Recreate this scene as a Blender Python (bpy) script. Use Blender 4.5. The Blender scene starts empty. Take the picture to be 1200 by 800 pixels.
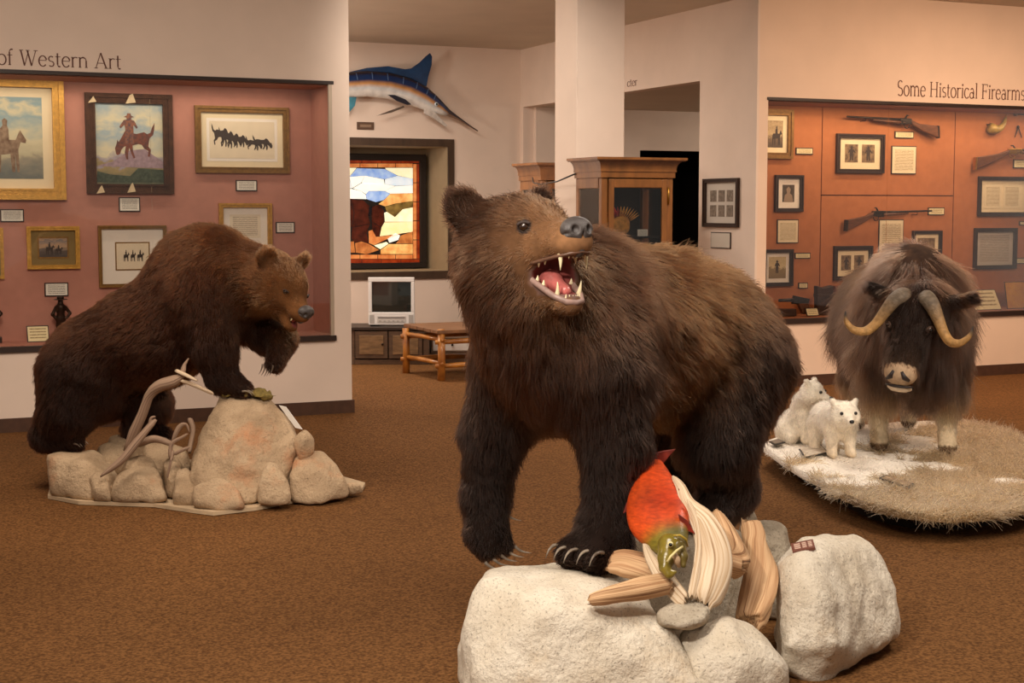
import bpy, bmesh, math, random
import numpy as np
from mathutils import Vector, Matrix

random.seed(7)
rng = np.random.default_rng(11)
scene = bpy.context.scene
COL = scene.collection

# ------------------------------------------------------------------ camera
F_PX, YAW, PITCH, EYE = 1750.0, math.radians(24.2), math.atan(155 / 1750.0), 1.5
FW = np.array([math.sin(YAW) * math.cos(PITCH), math.cos(YAW) * math.cos(PITCH), -math.sin(PITCH)])
RT = np.array([math.cos(YAW), -math.sin(YAW), 0.0])
UP = np.cross(RT, FW)
DP = np.array([math.sin(YAW), math.cos(YAW), 0.0])
CAM = np.array([0.0, 0.0, EYE])
cam_data = bpy.data.cameras.new('camera')
cam_data.lens = F_PX / 1200 * 36
cam_data.sensor_width = 36
cam_data.clip_end = 60
cam = bpy.data.objects.new('camera', cam_data)
cam.location = CAM
cam.rotation_euler = Vector(FW).to_track_quat('-Z', 'Y').to_euler()
COL.objects.link(cam)
scene.camera = cam

# ------------------------------------------------------------------ world, lamps, exposure
scene.view_settings.view_transform = 'Standard'
scene.view_settings.look = 'None'
scene.view_settings.gamma = 1
scene.view_settings.use_curve_mapping = False
scene.view_settings.exposure = 0.12
world = bpy.data.worlds.new('world')
scene.world = world
world.use_nodes = True
world.node_tree.nodes['Background'].inputs[0].default_value = (1.0, 0.86, 0.74, 1)
world.node_tree.nodes['Background'].inputs[1].default_value = 0.25

def lamp(kind, name, loc, target, power, col, size=1.0, size_y=None, angle=60, blend=0.6):
    d = bpy.data.lights.new(name, kind)
    d.energy = power
    d.color = col
    if kind == 'AREA':
        d.size = size
        if size_y:
            d.shape = 'RECTANGLE'
            d.size_y = size_y
    else:
        d.shadow_soft_size = size
        if kind == 'SPOT':
            d.spot_size = math.radians(angle)
            d.spot_blend = blend
    o = bpy.data.objects.new(name, d)
    o.location = loc
    o.rotation_euler = (Vector(target) - Vector(loc)).to_track_quat('-Z', 'Y').to_euler()
    COL.objects.link(o)
    return o

NEUTRAL, WARM, AMBER = (1, .89, .77), (1, .84, .69), (1, .69, .47)
DOWN = lambda p: (p[0], p[1] + .001, 0)
for p, e, c, sz in (((0.9, 2.6, 3.27), 95, NEUTRAL, 1.5), ((4.6, 3.6, 3.27), 70, NEUTRAL, 1.2), ((0.6, 7.0, 3.27), 60, WARM, 1.2), ((5.2, 8.2, 3.27), 60, NEUTRAL, 1.2), ((9.0, 8.4, 3.27), 85, AMBER, 1.2)):
    lamp('AREA', 'ceiling_panel_light', p, DOWN(p), e, c, sz, sz)
lamp('AREA', 'alcove_ceiling_light', (4.3, 13.0, 3.22), (4.3, 13.001, 0), 75, NEUTRAL, 1.2, 1.2)
# track spots under the ceiling, aimed at the exhibits
lamp('SPOT', 'track_spot', (-0.9, 1.6, 3.2), (1.9, 4.5, .5), 520, NEUTRAL, .12, angle=46)
lamp('SPOT', 'track_spot', (1.4, 3.4, 3.2), (1.6, 7.6, .5), 210, WARM, .10, angle=34)
lamp('SPOT', 'track_spot', (5.6, 3.0, 3.2), (5.7, 7.0, .5), 300, WARM, .10, angle=44)
lamp('SPOT', 'track_spot', (0.6, 6.4, 3.2), (1.6, 10.5, 2.2), 190, WARM, .2, angle=95)
lamp('SPOT', 'track_spot', (8.6, 6.6, 3.2), (9.0, 10.5, 2.1), 300, AMBER, .2, angle=95)
lamp('SPOT', 'track_spot', (3.9, 9.0, 3.2), (5.0, 13.4, 1.6), 120, NEUTRAL, .2, angle=80)
lamp('POINT', 'alcove_fill', (1.9, 13.2, 2.3), (1.9, 13.2, 0), 130, NEUTRAL, .25)  # unseen fill without a fixture, added to brighten alcove ceiling and back wall

# ------------------------------------------------------------------ measuring helpers (image point + known plane or distance -> place in the room)
def ray(x, y):
    return FW + RT * (x - 600) / F_PX + UP * (400 - y) / F_PX
def onz(x, y, z=0.0):
    r = ray(x, y); return CAM + r * (z - EYE) / r[2]
def ony(x, y, Y):
    r = ray(x, y); return CAM + r * Y / r[1]
def onx(x, y, X):
    r = ray(x, y); return CAM + r * X / r[0]
def atd(x, y, d):
    return CAM + ray(x, y) * d

def lin(c):
    c = np.array(c, float) / 255.0
    return tuple(np.where(c <= 0.04045, c / 12.92, ((c + 0.055) / 1.055) ** 2.4))

# ------------------------------------------------------------------ materials
MATS = {}
def nodes_of(name):
    m = bpy.data.materials.new(name)
    m.use_nodes = True
    nt = m.node_tree
    return m, nt, nt.nodes['Principled BSDF']

def mat(name, rgb, rough=0.6, metal=0.0, var=0.0, vscale=8.0, bump=0.0, bscale=40.0, spec=0.4, coat=0.0, rgb2=None, stretch=None, emit=0.0, detail=4.0):
    """rgb in 0-255 sRGB; var: size of the noise variation; rgb2: second colour mixed in by noise"""
    if name in MATS:
        return MATS[name]
    m, nt, p = nodes_of(name)
    c = np.array(lin(rgb))
    p.inputs['Roughness'].default_value = rough
    p.inputs['Metallic'].default_value = metal
    p.inputs['Specular IOR Level'].default_value = spec
    p.inputs['Coat Weight'].default_value = coat
    p.inputs['Base Color'].default_value = (*c, 1)
    tc = nt.nodes.new('ShaderNodeTexCoord')
    src = tc.outputs['Object']
    if stretch:
        mp = nt.nodes.new('ShaderNodeMapping')
        mp.inputs['Scale'].default_value = stretch
        nt.links.new(src, mp.inputs[0]); src = mp.outputs[0]
    if var or rgb2 is not None:
        n = nt.nodes.new('ShaderNodeTexNoise')
        n.inputs['Scale'].default_value = vscale
        n.inputs['Detail'].default_value = detail
        nt.links.new(src, n.inputs['Vector'])
        r = nt.nodes.new('ShaderNodeValToRGB')
        r.color_ramp.elements[0].position = 0.32
        r.color_ramp.elements[1].position = 0.68
        a = c * (1 - var); b = np.clip(c * (1 + var), 0, 1)
        if rgb2 is not None:
            a, b = c, np.array(lin(rgb2))
        r.color_ramp.elements[0].color = (*a, 1)
        r.color_ramp.elements[1].color = (*b, 1)
        nt.links.new(n.outputs['Fac'], r.inputs[0])
        nt.links.new(r.outputs[0], p.inputs['Base Color'])
    if bump:
        n2 = nt.nodes.new('ShaderNodeTexNoise')
        n2.inputs['Scale'].default_value = bscale
        n2.inputs['Detail'].default_value = 5
        nt.links.new(src, n2.inputs['Vector'])
        bp = nt.nodes.new('ShaderNodeBump')
        bp.inputs['Strength'].default_value = bump
        bp.inputs['Distance'].default_value = 0.01
        nt.links.new(n2.outputs['Fac'], bp.inputs['Height'])
        nt.links.new(bp.outputs[0], p.inputs['Normal'])
    if emit:
        p.inputs['Emission Color'].default_value = (*c, 1)
        p.inputs['Emission Strength'].default_value = emit
        if 'r' in locals():
            nt.links.new(r.outputs[0], p.inputs['Emission Color'])
    MATS[name] = m
    return m

def glass_mat(name, tint=(1, 1, 1), base=0.03, rough=0.02):
    if name in MATS:
        return MATS[name]
    m = bpy.data.materials.new(name); m.use_nodes = True
    nt = m.node_tree; nt.nodes.clear()
    out = nt.nodes.new('ShaderNodeOutputMaterial')
    mix = nt.nodes.new('ShaderNodeMixShader')
    tr = nt.nodes.new('ShaderNodeBsdfTransparent'); tr.inputs[0].default_value = (*tint, 1)
    gl = nt.nodes.new('ShaderNodeBsdfGlossy'); gl.inputs['Roughness'].default_value = rough
    fr = nt.nodes.new('ShaderNodeFresnel'); fr.inputs[0].default_value = 1.45
    nt.links.new(fr.outputs[0], mix.inputs[0])
    nt.links.new(tr.outputs[0], mix.inputs[1]); nt.links.new(gl.outputs[0], mix.inputs[2])
    nt.links.new(mix.outputs[0], out.inputs[0])
    MATS[name] = m
    return m

def attr_mat(name, rough=0.55, bump=0.0, bscale=60.0, var=0.0, vscale=30.0, spec=0.4, coat=0.0, stretch=None):
    """colour read from the mesh's own 'tint' attribute, with noise variation and fine relief"""
    if name in MATS:
        return MATS[name]
    m, nt, p = nodes_of(name)
    a = nt.nodes.new('ShaderNodeAttribute'); a.attribute_name = 'tint'
    p.inputs['Roughness'].default_value = rough
    p.inputs['Specular IOR Level'].default_value = spec
    p.inputs['Coat Weight'].default_value = coat
    tc = nt.nodes.new('ShaderNodeTexCoord'); src = tc.outputs['Object']
    if stretch:
        mp = nt.nodes.new('ShaderNodeMapping'); mp.inputs['Scale'].default_value = stretch
        nt.links.new(src, mp.inputs[0]); src = mp.outputs[0]
    if var:
        n = nt.nodes.new('ShaderNodeTexNoise'); n.inputs['Scale'].default_value = vscale; n.inputs['Detail'].default_value = 5
        nt.links.new(src, n.inputs['Vector'])
        mr = nt.nodes.new('ShaderNodeMapRange')
        mr.inputs[1].default_value = .3; mr.inputs[2].default_value = .7
        mr.inputs[3].default_value = 1 - var; mr.inputs[4].default_value = 1 + var
        nt.links.new(n.outputs['Fac'], mr.inputs[0])
        mx = nt.nodes.new('ShaderNodeVectorMath'); mx.operation = 'SCALE'
        nt.links.new(a.outputs['Color'], mx.inputs[0]); nt.links.new(mr.outputs[0], mx.inputs['Scale'])
        nt.links.new(mx.outputs[0], p.inputs['Base Color'])
    else:
        nt.links.new(a.outputs['Color'], p.inputs['Base Color'])
    if bump:
        n2 = nt.nodes.new('ShaderNodeTexNoise'); n2.inputs['Scale'].default_value = bscale; n2.inputs['Detail'].default_value = 6
        nt.links.new(src, n2.inputs['Vector'])
        bp = nt.nodes.new('ShaderNodeBump'); bp.inputs['Strength'].default_value = bump; bp.inputs['Distance'].default_value = .01
        nt.links.new(n2.outputs['Fac'], bp.inputs['Height']); nt.links.new(bp.outputs[0], p.inputs['Normal'])
    MATS[name] = m
    return m

# ------------------------------------------------------------------ objects
def origin_of(o):
    p = np.zeros(3)
    while o is not None:
        p = p + np.array(o.location); o = o.parent
    return p

def set_props(o, label=None, cat=None, group=None, kind=None):
    if label: o['label'] = label
    if cat: o['category'] = cat
    if group: o['group'] = group
    if kind: o['kind'] = kind
    return o

def thing(name, label, cat, loc, group=None):
    o = bpy.data.objects.new(name, None)
    o.location = [float(v) for v in loc]
    o.empty_display_size = 0.1
    COL.objects.link(o)
    return set_props(o, label, cat, group)

def raw_mesh(name, V, faces, material, parent=None, smooth=False, tint=None, loc=None):
    """V in room coordinates; stored relative to the parent's (or its own) origin"""
    V = np.asarray(V, float)
    if parent is not None:
        org = origin_of(parent)
    else:
        org = np.array([(V[:, 0].min() + V[:, 0].max()) / 2, (V[:, 1].min() + V[:, 1].max()) / 2, V[:, 2].min()]) if loc is None else np.array(loc)
    L = V - org
    me = bpy.data.meshes.new(name)
    if isinstance(faces, np.ndarray):
        nf, k = faces.shape
        me.vertices.add(len(L)); me.vertices.foreach_set('co', L.astype('f4').ravel())
        me.loops.add(nf * k); me.loops.foreach_set('vertex_index', faces.astype('i4').ravel())
        me.polygons.add(nf)
        me.polygons.foreach_set('loop_start', np.arange(0, nf * k, k, dtype='i4'))
        me.update(calc_edges=True)
    else:
        me.from_pydata(L.tolist(), [], faces)
    if smooth:
        me.polygons.foreach_set('use_smooth', np.ones(len(me.polygons), bool))
    if tint is not None:
        a = me.attributes.new('tint', 'FLOAT_COLOR', 'POINT')
        t = np.ones((len(L), 4), 'f4'); t[:, :3] = tint
        a.data.foreach_set('color', t.ravel())
    me.validate()
    if material is not None:
        me.materials.append(material)
    o = bpy.data.objects.new(name, me)
    if parent is not None:
        o.parent = parent
    else:
        o.location = org
    COL.objects.link(o)
    return o

class MB:
    """collects simple shapes in room coordinates, then links them as ONE mesh object"""
    def __init__(s):
        s.v = []; s.f = []
    def add(s, V, Fc):
        n = len(s.v)
        s.v.extend([tuple(map(float, p)) for p in V])
        s.f.extend([tuple(n + i for i in f) for f in Fc])
        return s
    def box(s, a, b):
        x0, y0, z0 = np.minimum(a, b); x1, y1, z1 = np.maximum(a, b)
        return s.add([(x0, y0, z0), (x1, y0, z0), (x1, y1, z0), (x0, y1, z0), (x0, y0, z1), (x1, y0, z1), (x1, y1, z1), (x0, y1, z1)],
                     [(3, 2, 1, 0), (4, 5, 6, 7), (0, 1, 5, 4), (1, 2, 6, 5), (2, 3, 7, 6), (3, 0, 4, 7)])
    def hexa(s, P):
        return s.add(P, [(3, 2, 1, 0), (4, 5, 6, 7), (0, 1, 5, 4), (1, 2, 6, 5), (2, 3, 7, 6), (3, 0, 4, 7)])
    def prism(s, poly, n):
        """poly: 3-D points (flat), extruded by vector n"""
        k = len(poly); P = [np.array(p, float) for p in poly]; n = np.array(n, float)
        V = P + [p + n for p in P]
        Fc = [tuple(range(k))[::-1], tuple(range(k, 2 * k))] + [(i, (i + 1) % k, k + (i + 1) % k, k + i) for i in range(k)]
        return s.add(V, Fc)
    def tube(s, pts, rad, seg=10, wob=0.0, flat=None, cap=True):
        pts = np.array(pts, float); n = len(pts)
        rad = np.broadcast_to(np.array(rad, float), (n,))
        T = np.gradient(pts, axis=0); T /= np.linalg.norm(T, axis=1)[:, None] + 1e-9
        ref = np.array([0, 0, 1.0]) if abs(T[0][2]) < .9 else np.array([1.0, 0, 0])
        V = []
        ph = rng.random(seg) * wob
        for i in range(n):
            A = np.cross(T[i], ref); A /= np.linalg.norm(A) + 1e-9; Bn = np.cross(T[i], A)
            ref = -np.cross(T[i], A) if False else np.cross(A, T[i])
            for j in range(seg):
                t = 2 * math.pi * j / seg
                r = rad[i] * (1 + ph[j] * 1.0 - wob / 2 + (rng.random() - .5) * wob * .5)
                fl = 1 if flat is None else flat
                V.append(pts[i] + r * (math.cos(t) * A + math.sin(t) * Bn * fl))
        Fc = [(i * seg + j, i * seg + (j + 1) % seg, (i + 1) * seg + (j + 1) % seg, (i + 1) * seg + j) for i in range(n - 1) for j in range(seg)]
        if cap:
            Fc += [tuple(range(seg))[::-1], tuple((n - 1) * seg + j for j in range(seg))]
        return s.add(V, Fc)
    def ball(s, c, r, seg=14, rings=9):
        c = np.array(c, float); r = np.broadcast_to(np.array(r, float), (3,))
        V = [c + r * np.array([math.sin(a) * math.cos(b), math.sin(a) * math.sin(b), math.cos(a)])
             for a in np.linspace(0.02, math.pi - .02, rings) for b in np.linspace(0, 2 * math.pi, seg, endpoint=False)]
        Fc = [(i * seg + j, (i + 1) * seg + j, (i + 1) * seg + (j + 1) % seg, i * seg + (j + 1) % seg) for i in range(rings - 1) for j in range(seg)]
        Fc += [tuple(range(seg)), tuple((rings - 1) * seg + j for j in range(seg))[::-1]]
        return s.add(V, Fc)
    def build(s, name, material, parent=None, smooth=False, bevel=0.0, loc=None):
        o = raw_mesh(name, s.v, s.f, material, parent, smooth, loc=loc)
        if bevel:
            b = o.modifiers.new('edge', 'BEVEL'); b.width = bevel; b.segments = 2; b.limit_method = 'ANGLE'
        return o

class Plane:
    """upright flat surface things hang on: u along it, z up, n towards the viewer"""
    def __init__(s, axis, val):
        s.axis, s.val = axis, val
        s.U = np.array([1., 0, 0]) if axis == 'y' else np.array([0, -1., 0])
        s.N = np.array([0, -1., 0]) if axis == 'y' else np.array([-1., 0, 0])
        s.O = np.array([0, val, 0.]) if axis == 'y' else np.array([val, 0, 0.])
    def uv(s, x, y):
        p = ony(x, y, s.val) if s.axis == 'y' else onx(x, y, s.val)
        return float((p - s.O) @ s.U), float(p[2])
    def rect(s, x0, y0, x1, y1):
        xm, ym = (x0 + x1) / 2, (y0 + y1) / 2
        return s.uv(x0, ym)[0], s.uv(x1, ym)[0], s.uv(xm, y1)[1], s.uv(xm, y0)[1]      # u0,u1,v0,v1
    def P(s, u, v, n=0.0):
        return s.O + s.U * u + s.N * n + np.array([0, 0, v])
    def box(s, mb, u0, u1, v0, v1, n0, n1):
        return mb.box(s.P(u0, v0, n0), s.P(u1, v1, n1))

# ------------------------------------------------------------------ smooth solids: blended distance fields turned into one skin
def smin(a, b, k):
    h = np.clip(.5 + .5 * (b - a) / k, 0, 1)
    return b + (a - b) * h - k * h * (1 - h)

def rotm(fwd, up=(0, 0, 1)):
    f = np.array(fwd, float); f /= np.linalg.norm(f)
    l = np.cross(np.array(up, float), f); l /= np.linalg.norm(l)
    return np.stack([f, l, np.cross(f, l)], 1)          # columns: forward, left, up

def d_cone(P, a, b, ra, rb):
    ab = b - a; L = ab @ ab + 1e-12
    t = np.clip(((P - a) @ ab) / L, 0, 1)
    return np.linalg.norm(P - a - t[..., None] * ab, axis=-1) - (ra + (rb - ra) * t)

def d_ell(P, c, r, R=None):
    q = P - c
    if R is not None:
        q = q @ R
    r = np.asarray(r, float)
    k0 = np.linalg.norm(q / r, axis=-1); k1 = np.linalg.norm(q / r ** 2, axis=-1) + 1e-9
    return k0 * (k0 - 1) / k1

class Solid:
    def __init__(s, vox):
        s.vox = vox; s.prims = []
    def cone(s, a, b, ra, rb, k=.05, sub=False):
        a, b = np.array(a, float), np.array(b, float); m = max(ra, rb)
        s.prims.append((lambda P: d_cone(P, a, b, ra, rb), np.minimum(a, b) - m, np.maximum(a, b) + m, k, sub)); return len(s.prims) - 1
    def ell(s, c, r, R=None, k=.05, sub=False):
        c = np.array(c, float); m = max(r)
        ext = np.array([m] * 3) if R is not None else np.array(r, float)
        s.prims.append((lambda P: d_ell(P, c, r, R), c - ext, c + ext, k, sub)); return len(s.prims) - 1
    def mesh(s, noise=None, lo=None, hi=None):
        L = np.min([p[1] for p in s.prims if not p[4]], 0) - .06 if lo is None else np.array(lo)
        H = np.max([p[2] for p in s.prims if not p[4]], 0) + .06 if hi is None else np.array(hi)
        h = s.vox; n = np.ceil((H - L) / h).astype(int) + 1
        V = np.full(n, .3, 'f4')
        ax = [L[i] + np.arange(n[i]) * h for i in range(3)]
        for fn, lo_, hi_, k, sub in s.prims:
            mrg = k + 3 * h
            i0 = np.clip(np.floor((lo_ - mrg - L) / h).astype(int), 0, n - 1); i1 = np.clip(np.ceil((hi_ + mrg - L) / h).astype(int) + 1, 1, n)
            G = np.stack(np.meshgrid(*[ax[i][i0[i]:i1[i]] for i in range(3)], indexing='ij'), -1)
            d = fn(G)
            sl = tuple(slice(i0[i], i1[i]) for i in range(3))
            V[sl] = -smin(-V[sl], d, k) if sub else smin(V[sl], d, k)
        if noise is not None:
            near = np.abs(V) < .08
            idx = np.argwhere(near)
            V[near] += noise(L + idx * h).astype('f4')
        return nets(V, L, h)

def nets(V, L, h):
    """naive surface nets: returns vertices, quads, outward normals"""
    ins = V < 0
    c = [ins[i:ins.shape[0] - 1 + i, j:ins.shape[1] - 1 + j, k:ins.shape[2] - 1 + k] for i in (0, 1) for j in (0, 1) for k in (0, 1)]
    sm = sum(x.astype('i1') for x in c)
    act = (sm > 0) & (sm < 8)
    idx = np.argwhere(act)
    ids = np.full(act.shape, -1, 'i4'); ids[act] = np.arange(len(idx))
    cv = np.stack([V[idx[:, 0] + i, idx[:, 1] + j, idx[:, 2] + k] for i in (0, 1) for j in (0, 1) for k in (0, 1)], 1)
    off = np.array([(i, j, k) for i in (0, 1) for j in (0, 1) for k in (0, 1)], float)
    acc = np.zeros((len(idx), 3)); cnt = np.zeros(len(idx))
    for a in range(8):
        for b in range(a + 1, 8):
            if np.abs(off[a] - off[b]).sum() == 1:
                va, vb = cv[:, a], cv[:, b]
                x = (va < 0) != (vb < 0)
                t = np.where(x, va / np.where(x, va - vb, 1), 0)
                acc[x] += (off[a] + t[:, None] * (off[b] - off[a]))[x]; cnt[x] += 1
    P = L + (idx + acc / cnt[:, None]) * h
    quads = []
    for ax in range(3):
        sl0 = [slice(None)] * 3; sl1 = [slice(None)] * 3
        sl0[ax] = slice(0, -1); sl1[ax] = slice(1, None)
        e = np.argwhere(ins[tuple(sl0)] != ins[tuple(sl1)])
        o1, o2 = [(1, 2), (2, 0), (0, 1)][ax]
        ok = (e[:, o1] > 0) & (e[:, o2] > 0) & (e[:, o1] < act.shape[o1]) & (e[:, o2] < act.shape[o2]) & (e[:, ax] < act.shape[ax])
        e = e[ok]
        def cell(d1, d2):
            q = e.copy(); q[:, o1] -= d1; q[:, o2] -= d2
            return ids[q[:, 0], q[:, 1], q[:, 2]]
        Q = np.stack([cell(1, 1), cell(0, 1), cell(0, 0), cell(1, 0)], 1)
        flip = ~ins[e[:, 0], e[:, 1], e[:, 2]]
        Q[flip] = Q[flip][:, ::-1]
        quads.append(Q)
    Q = np.concatenate(quads); Q = Q[(Q >= 0).all(1)]
    # outward normals from the faces
    fn = np.cross(P[Q[:, 2]] - P[Q[:, 0]], P[Q[:, 3]] - P[Q[:, 1]])
    N = np.zeros_like(P)
    for j in range(4):
        np.add.at(N, Q[:, j], fn)
    N /= np.linalg.norm(N, axis=1)[:, None] + 1e-12
    return P, Q, N

def vnoise(P, scale, seed=0):
    """value noise in [-1,1]"""
    r = np.random.default_rng(seed).random((32, 32, 32)) * 2 - 1
    q = np.asarray(P) * scale + 100.37
    i = np.floor(q).astype(int); f = q - i; f = f * f * (3 - 2 * f)
    out = 0
    for a in (0, 1):
        for b in (0, 1):
            for c in (0, 1):
                w = (f[..., 0] if a else 1 - f[..., 0]) * (f[..., 1] if b else 1 - f[..., 1]) * (f[..., 2] if c else 1 - f[..., 2])
                out = out + w * r[(i[..., 0] + a) % 32, (i[..., 1] + b) % 32, (i[..., 2] + c) % 32]
    return out

# ------------------------------------------------------------------ fur
def hair_mat(name, rough=.38):
    if name in MATS:
        return MATS[name]
    m = bpy.data.materials.new(name); m.use_nodes = True
    nt = m.node_tree; nt.nodes.clear()
    out = nt.nodes.new('ShaderNodeOutputMaterial')
    h = nt.nodes.new('ShaderNodeBsdfHairPrincipled')
    h.parametrization = 'COLOR'
    h.inputs['Roughness'].default_value = rough
    h.inputs['Radial Roughness'].default_value = .6
    h.inputs['IOR'].default_value = 1.27
    a = nt.nodes.new('ShaderNodeAttribute'); a.attribute_name = 'tint'
    nt.links.new(a.outputs['Color'], h.inputs['Color'])
    nt.links.new(h.outputs[0], out.inputs[0])
    MATS[name] = m
    return m

def fur(name, parent, P, Q, N, count, attr, material, r0=.0011, r1=.0002, k=5, lift=.45, wild=.18, clump=.35, seed=3):
    """hair strands grown from a skin: attr(p, n) -> flow (N,3), length (N), colour (N,3), density (N)"""
    g = np.random.default_rng(seed)
    T = np.concatenate([Q[:, [0, 1, 2]], Q[:, [0, 2, 3]]])
    A = np.linalg.norm(np.cross(P[T[:, 1]] - P[T[:, 0]], P[T[:, 2]] - P[T[:, 0]]), axis=1)
    t = g.choice(len(T), count, p=A / A.sum())
    u, v = g.random((2, count)); s = u + v > 1; u[s], v[s] = 1 - u[s], 1 - v[s]
    w = np.stack([1 - u - v, u, v], 1)
    p = (P[T[t]] * w[..., None]).sum(1); n = (N[T[t]] * w[..., None]).sum(1)
    n /= np.linalg.norm(n, axis=1)[:, None] + 1e-9
    flow, ln, col, dens = attr(p, n)
    keep = g.random(count) < dens
    p, n, flow, ln, col = p[keep], n[keep], flow[keep], ln[keep], col[keep]
    m = len(p)
    ft = flow - (flow * n).sum(1)[:, None] * n * .9
    ft /= np.linalg.norm(ft, axis=1)[:, None] + 1e-6
    nz = np.stack([vnoise(p, 9, 21 + i) for i in range(3)], 1) * clump + np.stack([vnoise(p, 34, 31 + i) for i in range(3)], 1) * clump * .9
    nz += g.normal(size=(m, 3)) * wild
    ln = ln * (0.65 + .6 * g.random(m))
    pts = np.zeros((m, k, 3)); pts[:, 0] = p - n * .004
    for i in range(1, k):
        f = i / (k - 1)
        d = n * lift * (1.25 - f) + ft * (.55 + .6 * f) + nz * (.5 + .8 * f) + np.array([0, 0, -.22 * f])
        d /= np.linalg.norm(d, axis=1)[:, None]
        pts[:, i] = pts[:, i - 1] + d * (ln / (k - 1))[:, None]
    pts -= origin_of(parent)
    hc = bpy.data.hair_curves.new(name)
    hc.add_curves([k] * m)
    hc.attributes['position'].data.foreach_set('vector', pts.astype('f4').ravel())
    ra = hc.attributes.get('radius') or hc.attributes.new('radius', 'FLOAT', 'POINT')
    rr = np.linspace(r0, r1, k)[None, :] * (.7 + .6 * g.random(m))[:, None]
    ra.data.foreach_set('value', rr.astype('f4').ravel())
    ca = hc.attributes.new('tint', 'FLOAT_COLOR', 'CURVE')
    cc = np.ones((m, 4), 'f4'); cc[:, :3] = np.clip(col * (.75 + .5 * g.random(m))[:, None], 0.002, .95)
    ca.data.foreach_set('color', cc.ravel())
    hc.materials.append(material)
    o = bpy.data.objects.new(name, hc)
    o.parent = parent
    COL.objects.link(o)
    o['kind'] = 'stuff'
    return o

def snap(o, x, y):
    """room point of an object's skin met first on the line of sight through an image point"""
    me = o.data; P = np.empty(len(me.vertices) * 3); me.vertices.foreach_get('co', P); P = P.reshape(-1, 3) + origin_of(o)
    N = np.empty(len(P) * 3); me.vertices.foreach_get('normal', N); N = N.reshape(-1, 3)
    r = ray(x, y); r = r / np.linalg.norm(r); q = P - CAM; t = q @ r
    off = np.linalg.norm(q - t[:, None] * r, axis=1)
    i = np.argmin(t + 100 * np.maximum(off - .02, 0))
    return P[i], N[i]

# ------------------------------------------------------------------ boulders: a rounded hull of corner points with weathered relief
def boulder(name, pts, material, parent=None, rnd=.03, vox=.014, amp=.012, seed=1, smooth=True, tintf=None, planes_extra=()):
    bm = bmesh.new()
    for q in pts:
        bm.verts.new([float(c) for c in q])
    bmesh.ops.convex_hull(bm, input=bm.verts)
    bm.normal_update()
    pl = {}
    for f in bm.faces:
        nn = np.array(f.normal); 
        if np.linalg.norm(nn) < .5: continue
        pl[tuple(np.round(nn, 2))] = (nn, float(nn @ np.array(f.verts[0].co)))
    bm.free()
    NN = np.array([a for a, b in pl.values()]); DD = np.array([b for a, b in pl.values()])
    pts = np.array(pts, float)
    if (NN @ pts.mean(0) - DD).max() > 0:
        NN, DD = np.where((NN @ pts.mean(0) - DD)[:, None] > 0, -NN, NN), np.where(NN @ pts.mean(0) - DD > 0, -DD, DD)
    ext = float((pts.max(0) - pts.min(0)).min())
    rnd = min(rnd, .12 * ext); amp = min(amp, .05 * ext)
    L = pts.min(0) - .06; H = pts.max(0) + .06
    n = np.ceil((H - L) / vox).astype(int) + 1
    G = np.stack(np.meshgrid(*[L[i] + np.arange(n[i]) * vox for i in range(3)], indexing='ij'), -1)
    V = (G @ NN.T - DD).max(-1)
    for _ in range(max(1, int(round(2 * (rnd / vox) ** 2)))):
        for ax_ in range(3):
            Wd = np.moveaxis(np.pad(V, [(1, 1) if i == ax_ else (0, 0) for i in range(3)], 'edge'), ax_, 0)
            V = np.moveaxis((Wd[:-2] + 2 * Wd[1:-1] + Wd[2:]) / 4, 0, ax_)
    V += amp * (1.6 * vnoise(G, 5.5, seed) + .8 * vnoise(G, 13, seed + 1) + .45 * vnoise(G, 30, seed + 2))
    P, Q, N = nets(V.astype('f4'), L, vox)
    tint = None if tintf is None else tintf(P, N)
    return raw_mesh(name, P, Q, material, parent, smooth, tint)

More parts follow.
